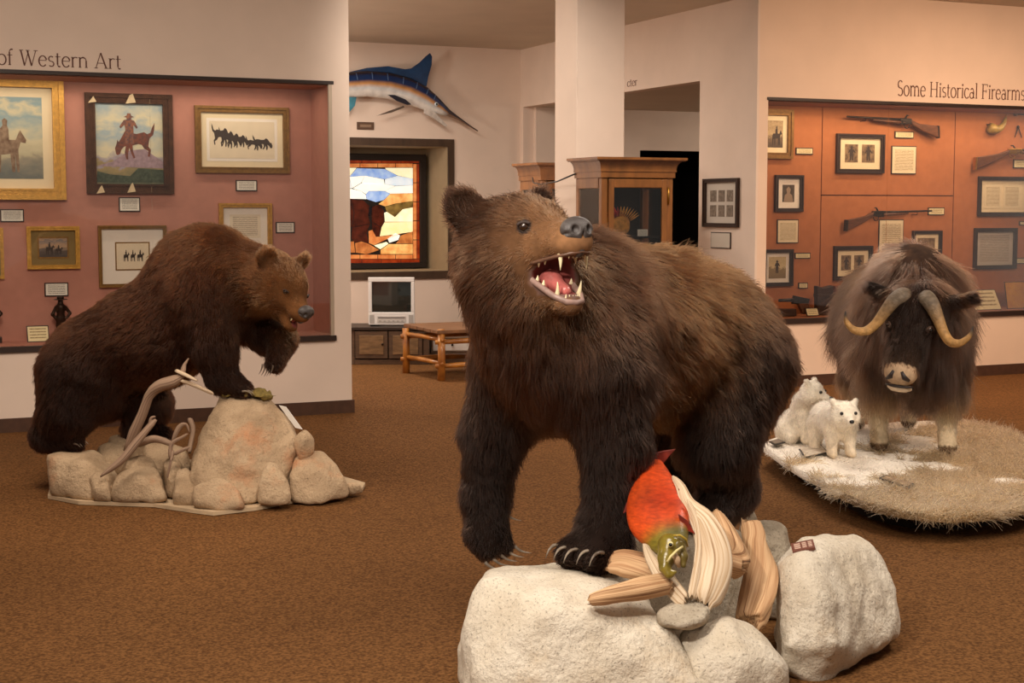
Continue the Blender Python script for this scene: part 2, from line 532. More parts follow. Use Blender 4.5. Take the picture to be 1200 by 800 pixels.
def rock_mat(name, c1, c2, c3, speck=(90, 80, 66)):
    """cast rock skin: pale ground, warm stains, fine dark pits"""
    if name in MATS:
        return MATS[name]
    m, nt, p = nodes_of(name)
    p.inputs['Roughness'].default_value = .85
    p.inputs['Specular IOR Level'].default_value = .25
    tc = nt.nodes.new('ShaderNodeTexCoord')
    def noise(sc, det=5):
        n = nt.nodes.new('ShaderNodeTexNoise'); n.inputs['Scale'].default_value = sc; n.inputs['Detail'].default_value = det
        n.inputs['Roughness'].default_value = .65
        nt.links.new(tc.outputs['Object'], n.inputs['Vector']); return n
    def ramp(src, stops):
        r = nt.nodes.new('ShaderNodeValToRGB'); e = r.color_ramp.elements
        e[0].position, e[1].position = stops[0][0], stops[-1][0]
        e[0].color, e[1].color = stops[0][1], stops[-1][1]
        nt.links.new(src, r.inputs[0]); return r
    a = ramp(noise(4).outputs['Fac'], [(.35, (*lin(c2), 1)), (.62, (*lin(c1), 1))])
    st = ramp(noise(2.6, 8).outputs['Fac'], [(.56, (0, 0, 0, 1)), (.72, (1, 1, 1, 1))])
    mx = nt.nodes.new('ShaderNodeMix'); mx.data_type = 'RGBA'
    mx.inputs['B'].default_value = (*lin(c3), 1)
    nt.links.new(st.outputs[0], mx.inputs['Factor']); nt.links.new(a.outputs[0], mx.inputs['A'])
    sp = ramp(noise(120, 4).outputs['Fac'], [(.30, (.75, .75, .75, 1)), (.44, (0, 0, 0, 1))])
    mx2 = nt.nodes.new('ShaderNodeMix'); mx2.data_type = 'RGBA'
    mx2.inputs['B'].default_value = (*lin(speck), 1)
    nt.links.new(sp.outputs[0], mx2.inputs['Factor']); nt.links.new(mx.outputs['Result'], mx2.inputs['A'])
    nt.links.new(mx2.outputs['Result'], p.inputs['Base Color'])
    bp = nt.nodes.new('ShaderNodeBump'); bp.inputs['Strength'].default_value = .9; bp.inputs['Distance'].default_value = .016
    nt.links.new(noise(48, 9).outputs['Fac'], bp.inputs['Height']); nt.links.new(bp.outputs[0], p.inputs['Normal'])
    MATS[name] = m
    return m

# ================================================================== THE ROOM
WY, BY, JL, JR = 10.5, 15.19, 3.42, 6.93          # exhibit wall, alcove back wall, the two jambs of the opening between
CZ0, CZ1 = 0.56, 2.41                              # sill and head of the built-in cases
CASE_Y = 10.95
paint = mat('wall_paint', (226, 206, 190), .75, var=.03, vscale=3, bump=.05, bscale=160, spec=.2)
paint_r = mat('wall_paint_amber_lit', (228, 202, 180), .75, var=.03, vscale=3, bump=.05, bscale=160, spec=.2)  # peach cast of the amber light put into this wall's colour
paint_c = mat('ceiling_paint', (208, 194, 176), .85, var=.04, vscale=2, spec=.15)
pink = mat('case_rose_fabric', (182, 128, 110), .85, var=.05, vscale=14, bump=.08, bscale=300, spec=.15)
rust = mat('case_rust_fabric', (172, 108, 68), .8, var=.06, vscale=14, bump=.08, bscale=300, spec=.15)
dark = mat('dark_trim', (44, 28, 20), .5, var=.2, vscale=30, stretch=(1, 1, 8))
base_m = mat('baseboard_brown', (74, 47, 31), .6, var=.15, vscale=20)

def carpet_mat():
    m, nt, p = nodes_of('brown_loop_carpet')
    p.inputs['Roughness'].default_value = .95
    p.inputs['Specular IOR Level'].default_value = .1
    tc = nt.nodes.new('ShaderNodeTexCoord')
    n = nt.nodes.new('ShaderNodeTexNoise'); n.inputs['Scale'].default_value = 95; n.inputs['Detail'].default_value = 3
    nt.links.new(tc.outputs['Object'], n.inputs['Vector'])
    r = nt.nodes.new('ShaderNodeValToRGB'); e = r.color_ramp.elements
    e[0].position, e[1].position = .36, .64
    e[0].color = (*lin((82, 53, 28)), 1); e[1].color = (*lin((126, 87, 50)), 1)
    nt.links.new(n.outputs['Fac'], r.inputs[0])
    b = nt.nodes.new('ShaderNodeTexNoise'); b.inputs['Scale'].default_value = 1.1; b.inputs['Detail'].default_value = 4
    nt.links.new(tc.outputs['Object'], b.inputs['Vector'])
    mr = nt.nodes.new('ShaderNodeMapRange'); mr.inputs[1].default_value = .3; mr.inputs[2].default_value = .7
    mr.inputs[3].default_value = .93; mr.inputs[4].default_value = 1.07
    nt.links.new(b.outputs['Fac'], mr.inputs[0])
    vm = nt.nodes.new('ShaderNodeVectorMath'); vm.operation = 'SCALE'
    nt.links.new(r.outputs[0], vm.inputs[0]); nt.links.new(mr.outputs[0], vm.inputs['Scale'])
    nt.links.new(vm.outputs[0], p.inputs['Base Color'])
    bp = nt.nodes.new('ShaderNodeBump'); bp.inputs['Strength'].default_value = .6; bp.inputs['Distance'].default_value = .006
    nt.links.new(n.outputs['Fac'], bp.inputs['Height']); nt.links.new(bp.outputs[0], p.inputs['Normal'])
    return m

def struct(name, mb, m, parent=None, **kw):
    o = mb.build(name, m, parent, **kw)
    if parent is None:
        o['kind'] = 'structure'
    return o

struct('floor', MB().box((-4, -2, -.1), (14, 19, 0)), carpet_mat())
struct('ceiling', MB().box((-4, -1, 3.3), (14, WY, 3.4)), paint_c)
struct('ceiling_alcove', MB().box((-1, WY, 3.25), (JR, BY, 3.4)), paint_c)
struct('ceiling_hall', MB().box((JR + .13, 10.9, 2.62), (13, 15.06, 2.72)), paint_c)
# exhibit wall: two stretches, each with a recessed glazed case
struct('wall_left', MB().box((-4, WY, 0), (JL, 11.05, CZ0)).box((-4, WY, CZ1), (JL, 11.05, 3.3)).box((3.285, WY, CZ0), (JL, 11.05, CZ1)).box((-4, WY, CZ0), (-.7, 11.05, CZ1)), paint)
struct('wall_right', MB().box((JR + .02, WY, 0), (14, 11.05, CZ0)).box((JR + .02, WY, CZ1), (14, 11.05, 3.3)).box((JR + .02, WY, CZ0), (7.04, 11.05, CZ1)).box((13, WY, CZ0), (14, 11.05, CZ1)), paint_r)
struct('wall_back', MB().box((-1, BY, 0), (4.3, BY + .12, 3.25)).box((6.06, BY, 0), (JR + .13, BY + .12, 3.25)).box((4.3, BY, 2.18), (6.06, BY + .12, 3.25)).box((4.3, BY, 0), (6.06, BY + .12, .825)), paint)
struct('wall_side', MB().box((JR, WY, 0), (JR + .02, 11.05, 3.25)).box((JR, 11.05, 0), (JR + .13, 11.40, 3.25)).box((JR, 11.40, 2.62), (JR + .13, 15.12, 3.25)).box((JR, 15.12, 0), (JR + .13, BY, 3.25)), paint)
struct('wall_alcove_end', MB().box((-1.1, 11.05, 0), (-1, BY, 3.25)), paint)
hb = MB().box((JR + .13, 15.06, 0), (8.37, 15.16, 2.62)).box((8.37, 15.06, 2.17), (9.35, 15.16, 2.62)).box((9.35, 15.06, 0), (13, 15.16, 2.62))
struct('wall_hall', hb, paint)
struct('wall_hall_end', MB().box((13, 11.05, 0), (13.1, 15.1, 2.62)), paint)
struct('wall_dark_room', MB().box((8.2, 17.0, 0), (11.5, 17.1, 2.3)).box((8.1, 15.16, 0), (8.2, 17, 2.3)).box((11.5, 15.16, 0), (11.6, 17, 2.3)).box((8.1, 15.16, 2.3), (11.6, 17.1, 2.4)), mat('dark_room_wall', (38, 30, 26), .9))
struct('beam', MB().box((JL, WY, 3.25), (JR, WY + .1, 3.3)), paint)
struct('column', MB().box((5.30, 10.56, 0), (5.725, 10.95, 3.25)), paint, bevel=.006)
for nm, a, b in (('baseboard_left', (-4, WY - .015, 0), (JL + .015, WY, .095)), ('baseboard_right', (JR - .015, WY - .015, 0), (14, WY, .095)),
                 ('baseboard_back', (-1, BY - .015, 0), (JR, BY, .095))):
    struct(nm, MB().box(a, b), base_m)
# case linings
cl = struct('wall_case_left', MB().box((-.7, CASE_Y, CZ0), (3.285, 11.0, CZ1)), pink)
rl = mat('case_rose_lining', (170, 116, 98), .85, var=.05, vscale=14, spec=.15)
struct('trim_4', MB().box((3.265, WY + .03, CZ0), (3.285, CASE_Y, CZ1)), rl)
struct('trim_5', MB().box((-.7, WY + .03, CZ1 - .02), (3.265, CASE_Y, CZ1)), rl)
struct('trim_6', MB().box((-.7, WY + .03, CZ0), (3.265, CASE_Y, CZ0 + .02)), rl)
wcr = MB().box((7.04, CASE_Y + .012, CZ0), (13, 11.0, CZ1))
cr = struct('wall_case_right', wcr, mat('case_backing', (70, 34, 18), .9))
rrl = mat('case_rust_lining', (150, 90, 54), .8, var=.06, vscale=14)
struct('trim_7', MB().box((7.04, WY + .03, CZ1 - .02), (13, CASE_Y, CZ1)), rrl)
struct('trim_8', MB().box((7.04, WY + .03, CZ0), (13, CASE_Y, CZ0 + .02)), rrl)
struct('trim_9', MB().box((7.04, WY + .03, CZ0), (7.05, CASE_Y, CZ1)), rrl)
PCR = Plane('y', CASE_Y); PCL = Plane('y', CASE_Y)
s1, s2, s3 = PCR.uv(962, 240)[0], PCR.uv(1117, 240)[0], PCR.uv(1040, 229)[1]
for (u0, u1, v0, v1) in ((7.05, s1, CZ0, CZ1), (s1, s2, CZ0, s3), (s1, s2, s3, CZ1), (s2, 10.9, CZ0, CZ1), (10.9, 13, CZ0, CZ1)):
    struct('panel', MB().box((u0 + .005, CASE_Y, v0 + .005), (u1 - .005, CASE_Y + .012, v1 - .005)), rust, cr)
# dark trims round the cases, bright metal edge, panes
struct('trim_1', MB().box((-.7, WY - .012, CZ1 - .012), (3.30, WY + .03, CZ1 + .012)).box((-.7, WY - .02, CZ0 - .02), (3.30, WY + .04, CZ0 + .018)), dark)
struct('trim_2', MB().box((7.03, WY - .012, CZ1 - .012), (13, WY + .03, CZ1 + .012)).box((7.03, WY - .02, CZ0 - .022), (13, WY + .06, CZ0 + .018)), dark)
struct('trim_3', MB().box((3.262, WY - .006, CZ0 + .018), (3.288, WY + .02, CZ1 - .012)), mat('brushed_edge', (188, 170, 150), .4, metal=.4))
gl = glass_mat('case_glass')
w1 = struct('window_1', MB().box((-.7, WY + .008, CZ0 + .02), (1.985, WY + .013, CZ1 - .015)), gl)
struct('pane', MB().box((1.988, WY + .008, CZ0 + .02), (3.262, WY + .013, CZ1 - .015)), gl, w1)
w2 = struct('window_2', MB().box((7.05, WY + .008, CZ0 + .02), (8.28, WY + .013, CZ1 - .015)), gl)
struct('pane', MB().box((8.283, WY + .008, CZ0 + .02), (13, WY + .013, CZ1 - .015)), gl, w2)
lamp('AREA', 'case_lamp', (1.6, WY + .16, CZ1 - .03), (1.6, WY + .3, 1.0), 9, (1, .84, .66), 3.0, .08)
lamp('AREA', 'case_lamp', (9.2, WY + .16, CZ1 - .03), (9.2, WY + .3, 1.0), 20, (1, .72, .46), 4.0, .08)
lamp('AREA', 'hall_lamp', (10.2, 13.2, 2.55), (9.6, 14.0, 0), 40, (1, .86, .7), .8, .8)

# ------------------------------------------------------------------ lettering on the walls
def A(cx, cy, rx, ry, a0, a1, w, w2=None):
    return ('a', cx, cy, rx, ry, a0, a1, w, w2 if w2 else w)
def Ln(x0, y0, x1, y1, w):
    return ('l', x0, y0, x1, y1, w)
K, T_ = .075, .04
def stem(x, h, y=0, s=.07):
    return [Ln(x, y, x, h, K), Ln(x - s, .015, x + s, .015, .03)]
GL = {
    'o': (.50, [A(.25, .24, .20, .24, 0, 360, T_, K)]),
    'f': (.33, [*stem(.13, .60), A(.24, .60, .11, .12, 60, 180, K, T_), Ln(.02, .46, .27, .46, .03)]),
    'W': (.92, [Ln(.08, .70, .25, 0, K), Ln(.25, 0, .46, .66, T_), Ln(.40, .70, .60, 0, K), Ln(.60, 0, .82, .70, T_), Ln(0, .70, .2, .70, .03), Ln(.32, .70, .52, .70, .03), Ln(.72, .70, .92, .70, .03)]),
    'e': (.47, [A(.24, .24, .19, .24, 15, 320, T_, K), Ln(.07, .27, .43, .27, .03)]),
    's': (.38, [A(.19, .355, .12, .115, 40, 270, T_, .06), A(.19, .125, .13, .115, -140, 90, T_, .06)]),
    't': (.32, [Ln(.13, .10, .13, .62, K), A(.22, .10, .09, .09, 180, 300, K, T_), Ln(.02, .46, .28, .46, .03)]),
    'r': (.37, [*stem(.10, .48), A(.25, .33, .14, .14, 50, 160, T_, .06), Ln(.02, .465, .1, .465, .03)]),
    'n': (.55, [*stem(.10, .48), *stem(.42, .32), A(.26, .31, .16, .16, 0, 165, K, T_), Ln(.02, .465, .1, .465, .03)]),
    'm': (.82, [*stem(.10, .48), *stem(.40, .32), *stem(.70, .32), A(.25, .31, .15, .16, 0, 165, K, T_), A(.55, .31, .15, .16, 0, 165, K, T_), Ln(.02, .465, .1, .465, .03)]),
    'A': (.72, [Ln(.08, 0, .34, .72, T_), Ln(.34, .72, .62, 0, K), Ln(.17, .24, .52, .24, .03), Ln(0, .015, .18, .015, .03), Ln(.52, .015, .72, .015, .03)]),
    'S': (.50, [A(.25, .53, .17, .17, 35, 270, T_, K), A(.25, .18, .18, .18, -145, 90, T_, K)]),
    'H': (.76, [*stem(.14, .70, s=.1), *stem(.60, .70, s=.1), Ln(.14, .36, .60, .36, .03), Ln(.04, .69, .24, .69, .03), Ln(.5, .69, .7, .69, .03)]),
    'i': (.24, [*stem(.12, .48), A(.12, .62, .03, .03, 0, 360, .05), Ln(.03, .465, .12, .465, .03)]),
    'c': (.43, [A(.24, .24, .19, .24, 40, 320, T_, K)]),
    'a': (.48, [Ln(.36, .05, .36, .34, K), A(.23, .34, .13, .13, 0, 150, K, T_), A(.21, .14, .15, .14, 0, 360, T_, .06), Ln(.36, .03, .44, .03, .04)]),
    'l': (.24, [*stem(.12, .74), Ln(.03, .725, .12, .725, .03)]),
    'F': (.58, [*stem(.14, .70, s=.1), Ln(.04, .69, .52, .69, .035), Ln(.14, .37, .42, .37, .035), Ln(.51, .58, .51, .70, .03), Ln(.42, .30, .42, .44, .03)]),
    ' ': (.28, []),
}
def lettering(name, text, plane, u0, v0, width, label, sq=1.0, m=None):
    adv = sum(GL[c][0] for c in text); sc = width / adv
    mb = MB(); x = 0.0
    def quad(p):
        mb.prism([plane.P(u0 + a * sc, v0 + b * sc * sq, .0005) for a, b in p], plane.N * .002)
    for c in text:
        for g in GL[c][1]:
            if g[0] == 'l':
                _, x0, y0, x1, y1, w = g
                d = math.hypot(x1 - x0, y1 - y0); nx, ny = -(y1 - y0) / d * w / 2, (x1 - x0) / d * w / 2
                quad([(x + x0 + nx, y0 + ny), (x + x0 - nx, y0 - ny), (x + x1 - nx, y1 - ny), (x + x1 + nx, y1 + ny)])
            else:
                _, cx, cy, rx, ry, a0, a1, w, w2 = g
                n = max(4, int(abs(a1 - a0) / 18))
                ang = np.radians(np.linspace(a0, a1, n + 1))
                def pt(t, s):
                    ww = (w + (w2 - w) * abs(math.cos(t))) / 2
                    return (x + cx + (rx + s * ww) * math.cos(t), cy + (ry + s * ww) * math.sin(t))
                for i in range(n):
                    quad([pt(ang[i], 1), pt(ang[i], -1), pt(ang[i + 1], -1), pt(ang[i + 1], 1)])
        x += GL[c][0]
    o = mb.build(name, m or mat('lettering_brown', (96, 52, 36), .6))
    return set_props(o, label, 'lettering')
PW = Plane('y', WY); PB = Plane('y', BY); PS = Plane('x', JR)
u0, v0 = PW.uv(0, 75); u1, _ = PW.uv(139, 80)
lettering('wall_lettering', 'of Western Art', PW, u0 - .02, PW.uv(60, 78)[1], u1 - u0 + .04, 'brown serif words of Western Art on the wall above the rose picture case', 1.12)
u0, v0 = PW.uv(1051, 112); u1, _ = PW.uv(1201, 118)
lettering('wall_lettering', 'Some Historical Firearms', PW, u0, PW.uv(1130, 115)[1], u1 - u0, 'brown serif words Some Historical Firearms on the wall above the rust gun case', 1.35)
ua = PS.uv(735, 98)[0]; ub = PS.uv(747, 98)[0]
lettering('wall_lettering', 'cter', PS, ua, PS.uv(740, 101)[1], ub - ua, 'end of a dark word high on the side wall beyond the white column', .8)

# ================================================================== PICTURES, CARDS AND GUNS IN THE CASES
gold = mat('antique_gold', (190, 142, 62), .38, metal=.55, var=.18, vscale=40, bump=.25, bscale=120)
gold_d = mat('dark_gold', (128, 92, 42), .45, metal=.45, var=.2, vscale=40, bump=.2, bscale=120)
dwood = mat('dark_frame_wood', (50, 30, 20), .45, var=.2, vscale=30, stretch=(1, 1, 6))
hide = mat('brown_hide', (70, 42, 24), .9, var=.3, vscale=22, bump=.5, bscale=140)
cream_hide = mat('cream_hide', (206, 184, 146), .9, var=.1, vscale=30)
mboard = mat('cream_mat_board', (226, 208, 170), .85, var=.03)
mwhite = mat('white_mat_board', (232, 222, 206), .85, var=.03)
molive = mat('olive_mat_board', (128, 106, 62), .85, var=.06)
ink = mat('sepia_ink', (66, 56, 50), .9)
paper = mat('drawing_paper', (222, 206, 176), .9, var=.04, vscale=12)

def art_mat(name, sky, mid, ground, h1=.45, h2=.3, seed=0.0, ns=5.0):
    """painted canvas: sky, haze and ground in soft brushed bands (height on the canvas itself)"""
    m, nt, p = nodes_of(name)
    p.inputs['Roughness'].default_value = .55
    tc = nt.nodes.new('ShaderNodeTexCoord')
    n = nt.nodes.new('ShaderNodeTexNoise'); n.inputs['Scale'].default_value = ns; n.inputs['Detail'].default_value = 5
    mp = nt.nodes.new('ShaderNodeMapping'); mp.inputs['Location'].default_value = (seed, seed, seed); mp.inputs['Scale'].default_value = (1, 1, 1.8)
    nt.links.new(tc.outputs['Generated'], mp.inputs[0]); nt.links.new(mp.outputs[0], n.inputs['Vector'])
    sx = nt.nodes.new('ShaderNodeSeparateXYZ'); nt.links.new(tc.outputs['Generated'], sx.inputs[0])
    ad = nt.nodes.new('ShaderNodeMath'); ad.operation = 'MULTIPLY_ADD'; ad.inputs[1].default_value = .55
    nt.links.new(n.outputs['Fac'], ad.inputs[0]); nt.links.new(sx.outputs['Z'], ad.inputs[2])
    sb = nt.nodes.new('ShaderNodeMath'); sb.operation = 'SUBTRACT'; sb.inputs[1].default_value = .27
    nt.links.new(ad.outputs[0], sb.inputs[0])
    r = nt.nodes.new('ShaderNodeValToRGB'); e = r.color_ramp.elements
    e[0].position = 0.0; e[0].color = (*lin(ground[0]), 1)
    e[1].position = 1.0; e[1].color = (*lin(sky[1]), 1)
    for pos, c in ((h2, ground[1]), (h2 + .05, mid), (h1, sky[0]), (min(.95, h1 + .25), sky[1]), (min(.97, h1 + .38), sky[0])):
        x = e.new(pos); x.color = (*lin(c), 1)
    nt.links.new(sb.outputs[0], r.inputs[0]); nt.links.new(r.outputs[0], p.inputs['Base Color'])
    return m

def sheet_mat(name, bg, fg, lines, cols=1, margin=.1):
    """printed sheet: rows of unreadable small print"""
    if name in MATS:
        return MATS[name]
    m, nt, p = nodes_of(name)
    p.inputs['Roughness'].default_value = .8
    tc = nt.nodes.new('ShaderNodeTexCoord')
    sx = nt.nodes.new('ShaderNodeSeparateXYZ'); nt.links.new(tc.outputs['Generated'], sx.inputs[0])
    def M(op, a, b=None):
        x = nt.nodes.new('ShaderNodeMath'); x.operation = op
        for i, v in enumerate((a, b)):
            if v is None: continue
            if isinstance(v, (int, float)): x.inputs[i].default_value = v
            else: nt.links.new(v, x.inputs[i])
        return x.outputs[0]
    fr = M('FRACT', M('MULTIPLY', sx.outputs['Z'], lines))
    row = M('LESS_THAN', fr, .38)
    nz = nt.nodes.new('ShaderNodeTexNoise'); nz.inputs['Scale'].default_value = 26
    nt.links.new(tc.outputs['Generated'], nz.inputs['Vector'])
    row = M('MULTIPLY', row, M('GREATER_THAN', nz.outputs['Fac'], .42))
    h = M('ADD', sx.outputs['X'], sx.outputs['Y'])
    for a in (sx.outputs['Z'], sx.outputs['X']):
        row = M('MULTIPLY', row, M('GREATER_THAN', a, margin)); row = M('MULTIPLY', row, M('LESS_THAN', a, 1 - margin))
    mx = nt.nodes.new('ShaderNodeMix'); mx.data_type = 'RGBA'
    mx.inputs['A'].default_value = (*lin(bg), 1); mx.inputs['B'].default_value = (*lin(fg), 1)
    nt.links.new(row, mx.inputs['Factor']); nt.links.new(mx.outputs['Result'], p.inputs['Base Color'])
    MATS[name] = m
    return m
card_m = sheet_mat('caption_print', (226, 220, 204), (120, 112, 100), 7)
card_w = sheet_mat('caption_print_warm', (222, 206, 160), (136, 112, 74), 5)
sheet_m = sheet_mat('typed_sheet', (222, 206, 170), (140, 118, 86), 22)
sheet_g = sheet_mat('grey_sheet', (176, 166, 152), (134, 122, 108), 26)

def patch(parent, plane, name, poly, m, n0=.0005, th=.0012):
    """flat painted shape lying on a picture; poly in (u, v) room measures"""
    mb = MB().prism([plane.P(a, b, n0) for a, b in poly], plane.N * th)
    return mb.build(name, m, parent)

HORSE = [(.06, .16), (.10, .12), (.16, .16), (.19, .26), (.25, .34), (.30, .36), (.27, .20), (.30, .02), (.35, .01), (.35, .18), (.38, .32), (.42, .18), (.48, .04), (.52, .06), (.47, .22), (.46, .38), (.60, .42), (.68, .40), (.74, .30), (.84, .24), (.82, .10), (.87, .09), (.90, .27),
         (.84, .36), (.86, .50), (.88, .58), (.96, .66), (.99, .80), (1.0, .98), (.93, .84), (.90, .72), (.82, .68), (.74, .73), (.56, .68), (.44, .70), (.36, .80), (.28, .74), (.20, .58), (.13, .46), (.10, .52), (.08, .42), (.04, .30)]
STAND = [(.10, 0), (.17, 0), (.19, .30), (.26, .32), (.29, 0), (.36, 0), (.38, .32), (.60, .34), (.64, 0), (.71, 0), (.715, .36), (.76, .0), (.82, 0), (.80, .42), (.86, .56), (.98, .54), (1.0, .60), (.90, .72), (.86, .78), (.82, .74), (.74, .60), (.58, .60),
         (.57, .80), (.54, .86), (.55, .96), (.48, 1.0), (.42, .96), (.43, .86), (.36, .80), (.36, .60), (.16, .60), (.08, .46)]
PERSON = [(.3, 0), (.45, 0), (.5, .42), (.55, 0), (.7, 0), (.68, .5), (.72, .62), (.9, .5), (.95, .56), (.74, .78), (.6, .8), (.62, .86), (.74, .88), (.6, .93), (.58, 1), (.42, 1), (.40, .93), (.26, .88), (.38, .86), (.4, .8), (.26, .76), (.1, .55), (.16, .5), (.3, .62)]
def fit(poly, u0, u1, v0, v1, flip=False):
    return [((u0 + (1 - a if flip else a) * (u1 - u0)), v0 + b * (v1 - v0)) for a, b in poly]

def framed(label, plane, box, fw, fmat, mats, art, name='framed_picture', depth=.03, cat='picture', group=None):
    """box in image pixels; mats: list of (width px, material); returns thing, artwork object, artwork rect"""
    u0, u1, v0, v1 = plane.rect(*box)
    s = (u1 - u0) / (box[2] - box[0]); sv = (v1 - v0) / (box[3] - box[1])
    t = thing(name, label, cat, plane.P((u0 + u1) / 2, v0, .0), group)
    mb = MB(); a, b = fw * s, fw * sv
    def ring(o0, o1, n0, n1):
        for (p, q, r_, w_) in ((u0 + o0, u1 - o0, v1 - o0 - (o1 - o0), v1 - o0), (u0 + o0, u1 - o0, v0 + o0, v0 + o1), (u0 + o0, u0 + o1, v0 + o1, v1 - o1), (u1 - o1, u1 - o0, v0 + o1, v1 - o1)):
            plane.box(mb, p, q, r_, w_, n0, n1)
    ring(0, a * .45, .002, depth); ring(a * .45, a * .8, .002, depth * .72); ring(a * .8, a, .002, depth * .85)
    mb.build('frame', fmat, t)
    x0, x1, y0, y1 = u0 + a, u1 - a, v0 + a, v1 - a
    n = .004
    for w, mm in mats:
        plane.box(m := MB(), x0 - .002, x1 + .002, y0 - .002, y1 + .002, .002, n)
        m.build('mat_board', mm, t)
        x0 += w * s; x1 -= w * s; y0 += w * s; y1 -= w * s; n += .0015
    plane.box(m := MB(), x0, x1, y0, y1, .002, n)
    ao = m.build('artwork', art, t)
    return t, ao, (x0, x1, y0, y1), n

def card(label, plane, box, m=card_m, edge=True, name='caption_card', cat='caption card', th=.012, group=None):
    u0, u1, v0, v1 = plane.rect(*box)
    t = thing(name, label, cat, plane.P((u0 + u1) / 2, v0), group)
    plane.box(a := MB(), u0, u1, v0, v1, .001, th * .8); a.build('backing', dwood, t)
    e = .008 if edge else .002
    plane.box(a := MB(), u0 + e, u1 - e, v0 + e, v1 - e, .002, th); a.build('printed_face', m, t)
    return t

# ---- rose case
t, ao, r, n = framed('large gold framed painting of a rider on a pale standing horse', PCL, (-74, 88, 75, 234), 14, gold, [(12, mboard)],
                     art_mat('plains_canvas', ((196, 186, 150), (128, 150, 150)), (170, 160, 128), ((96, 100, 92), (140, 132, 110)), .5, .22, .3), depth=.05)
hw = r[1] - r[0]; hh = r[3] - r[2]
patch(ao, PCL, 'horse_and_rider', fit(STAND, r[0] + .30 * hw, r[0] + .80 * hw, r[2] + .08 * hh, r[2] + .74 * hh), mat('painted_horse', (150, 126, 100), .7, var=.3, vscale=30, rgb2=(102, 74, 52)), n)
t, ao, r, n = framed('painting of a bucking horse and rider in a dark hide frame', PCL, (100, 110, 202, 227), 11.5, hide, [],
                     art_mat('bronco_canvas', ((206, 196, 160), (150, 166, 168)), (150, 140, 150), ((78, 84, 62), (150, 130, 84)), .42, .26, 1.7), depth=.035)
hw = r[1] - r[0]; hh = r[3] - r[2]
patch(ao, PCL, 'hill', [(r[0], r[2] + .22 * hh), (r[0] + .25 * hw, r[2] + .28 * hh), (r[0] + .5 * hw, r[2] + .42 * hh), (r[0] + .72 * hw, r[2] + .44 * hh), (r[1], r[2] + .28 * hh), (r[1], r[2] + .2 * hh)], mat('painted_hill', (148, 126, 132), .7, var=.2, vscale=40), n, .0008)
patch(ao, PCL, 'scrub', [(r[0], r[2] + .02 * hh), (r[0] + .02 * hw, r[2] + .16 * hh), (r[0] + .2 * hw, r[2] + .12 * hh), (r[0] + .5 * hw, r[2] + .1 * hh), (r[0] + .62 * hw, r[2] + .2 * hh), (r[1], r[2] + .18 * hh), (r[1], r[2] + .02 * hh)], mat('painted_scrub', (62, 72, 56), .7, var=.35, vscale=50), n, .0010)
patch(ao, PCL, 'bucking_horse', fit(HORSE, r[0] + .26 * hw, r[0] + .88 * hw, r[2] + .30 * hh, r[2] + .78 * hh), mat('painted_bronco', (126, 66, 44), .7, rgb2=(80, 52, 46), vscale=40), n, .0016)
patch(ao, PCL, 'rider', fit(PERSON, r[0] + .34 * hw, r[0] + .66 * hw, r[2] + .50 * hh, r[2] + .88 * hh, True), mat('painted_rider', (146, 92, 62), .7, rgb2=(70, 58, 66), vscale=60), n, .0021)
for (a, b, c, d) in ((146, 110, 158, 122), (112, 217, 122, 227), (148, 214, 158, 226), (102, 113, 112, 121)):
    q = PCL.rect(a, b, c, d)
    patch(t, PCL, 'hide_patch', [(q[0], q[2]), (q[1], q[2] + .01), (q[1] - .02, q[3]), (q[0] + .03, q[3] - .01)], cream_hide, .033, .004)
t, ao, r, n = framed('gold framed ink drawing of a running horse team on cream paper', PCL, (228, 125, 338, 203), 7, gold_d, [(7, mboard), (3, mwhite)], paper, depth=.03)
hw = r[1] - r[0]; hh = r[3] - r[2]
for k, (a, b, c, d) in enumerate(((.03, .35, .3, .95), (.14, .42, .26, .86), (.24, .5, .28, .78), (.34, .6, .3, .72), (.55, .82, .22, .62), (.66, .98, .24, .64))):
    patch(ao, PCL, 'ink_horse', fit(HORSE, r[0] + a * hw, r[0] + b * hw, r[2] + c * hh, r[2] + d * hh, True), ink, n, .001 + .0004 * k)
t, ao, r, n = framed('bright gold framed white mounted print behind the leaning brown bear', PCL, (256, 238, 318, 292), 5, gold, [(8, mwhite)], sheet_mat('small_print', (226, 212, 184), (150, 130, 108), 16))
t, ao, r, n = framed('small gold framed riders picture with wide olive mount', PCL, (31, 265, 93, 315), 5, gold, [(8, molive), (1.6, gold_d)],
                     art_mat('dusk_canvas', ((176, 140, 104), (120, 110, 104)), (96, 84, 76), ((60, 50, 46), (84, 70, 58)), .6, .35, 4.1))
hw = r[1] - r[0]; hh = r[3] - r[2]
patch(ao, PCL, 'rider', fit(STAND, r[0] + .2 * hw, r[0] + .55 * hw, r[2] + .12 * hh, r[2] + .8 * hh), ink, n)
patch(ao, PCL, 'rider', fit(STAND, r[0] + .55 * hw, r[0] + .85 * hw, r[2] + .15 * hh, r[2] + .65 * hh), ink, n)
t, ao, r, n = framed('brown gold framed tiny ink sketch in a wide white mount', PCL, (115, 264, 195, 336), 4, gold_d, [(16, mwhite), (1.2, gold_d)], paper)
hw = r[1] - r[0]; hh = r[3] - r[2]
for a, b in ((.2, .4), (.42, .6), (.62, .86)):
    patch(ao, PCL, 'ink_figure', fit(STAND, r[0] + a * hw, r[0] + b * hw, r[2] + .3 * hh, r[2] + .75 * hh), ink, n)
t, ao, r, n = framed('gold beaded frame cut by the edge of view beside the olive mounted picture', PCL, (-60, 267, 4, 327), 4, gold, [(8, molive)], paper)
card('white caption card under the large painting of the standing horse', PCL, (0, 245, 28, 260))
card('white caption card under the hide framed bucking horse painting', PCL, (139, 231, 164, 248))
card('white caption card under the drawing of the horse team', PCL, (276, 211, 301, 224))
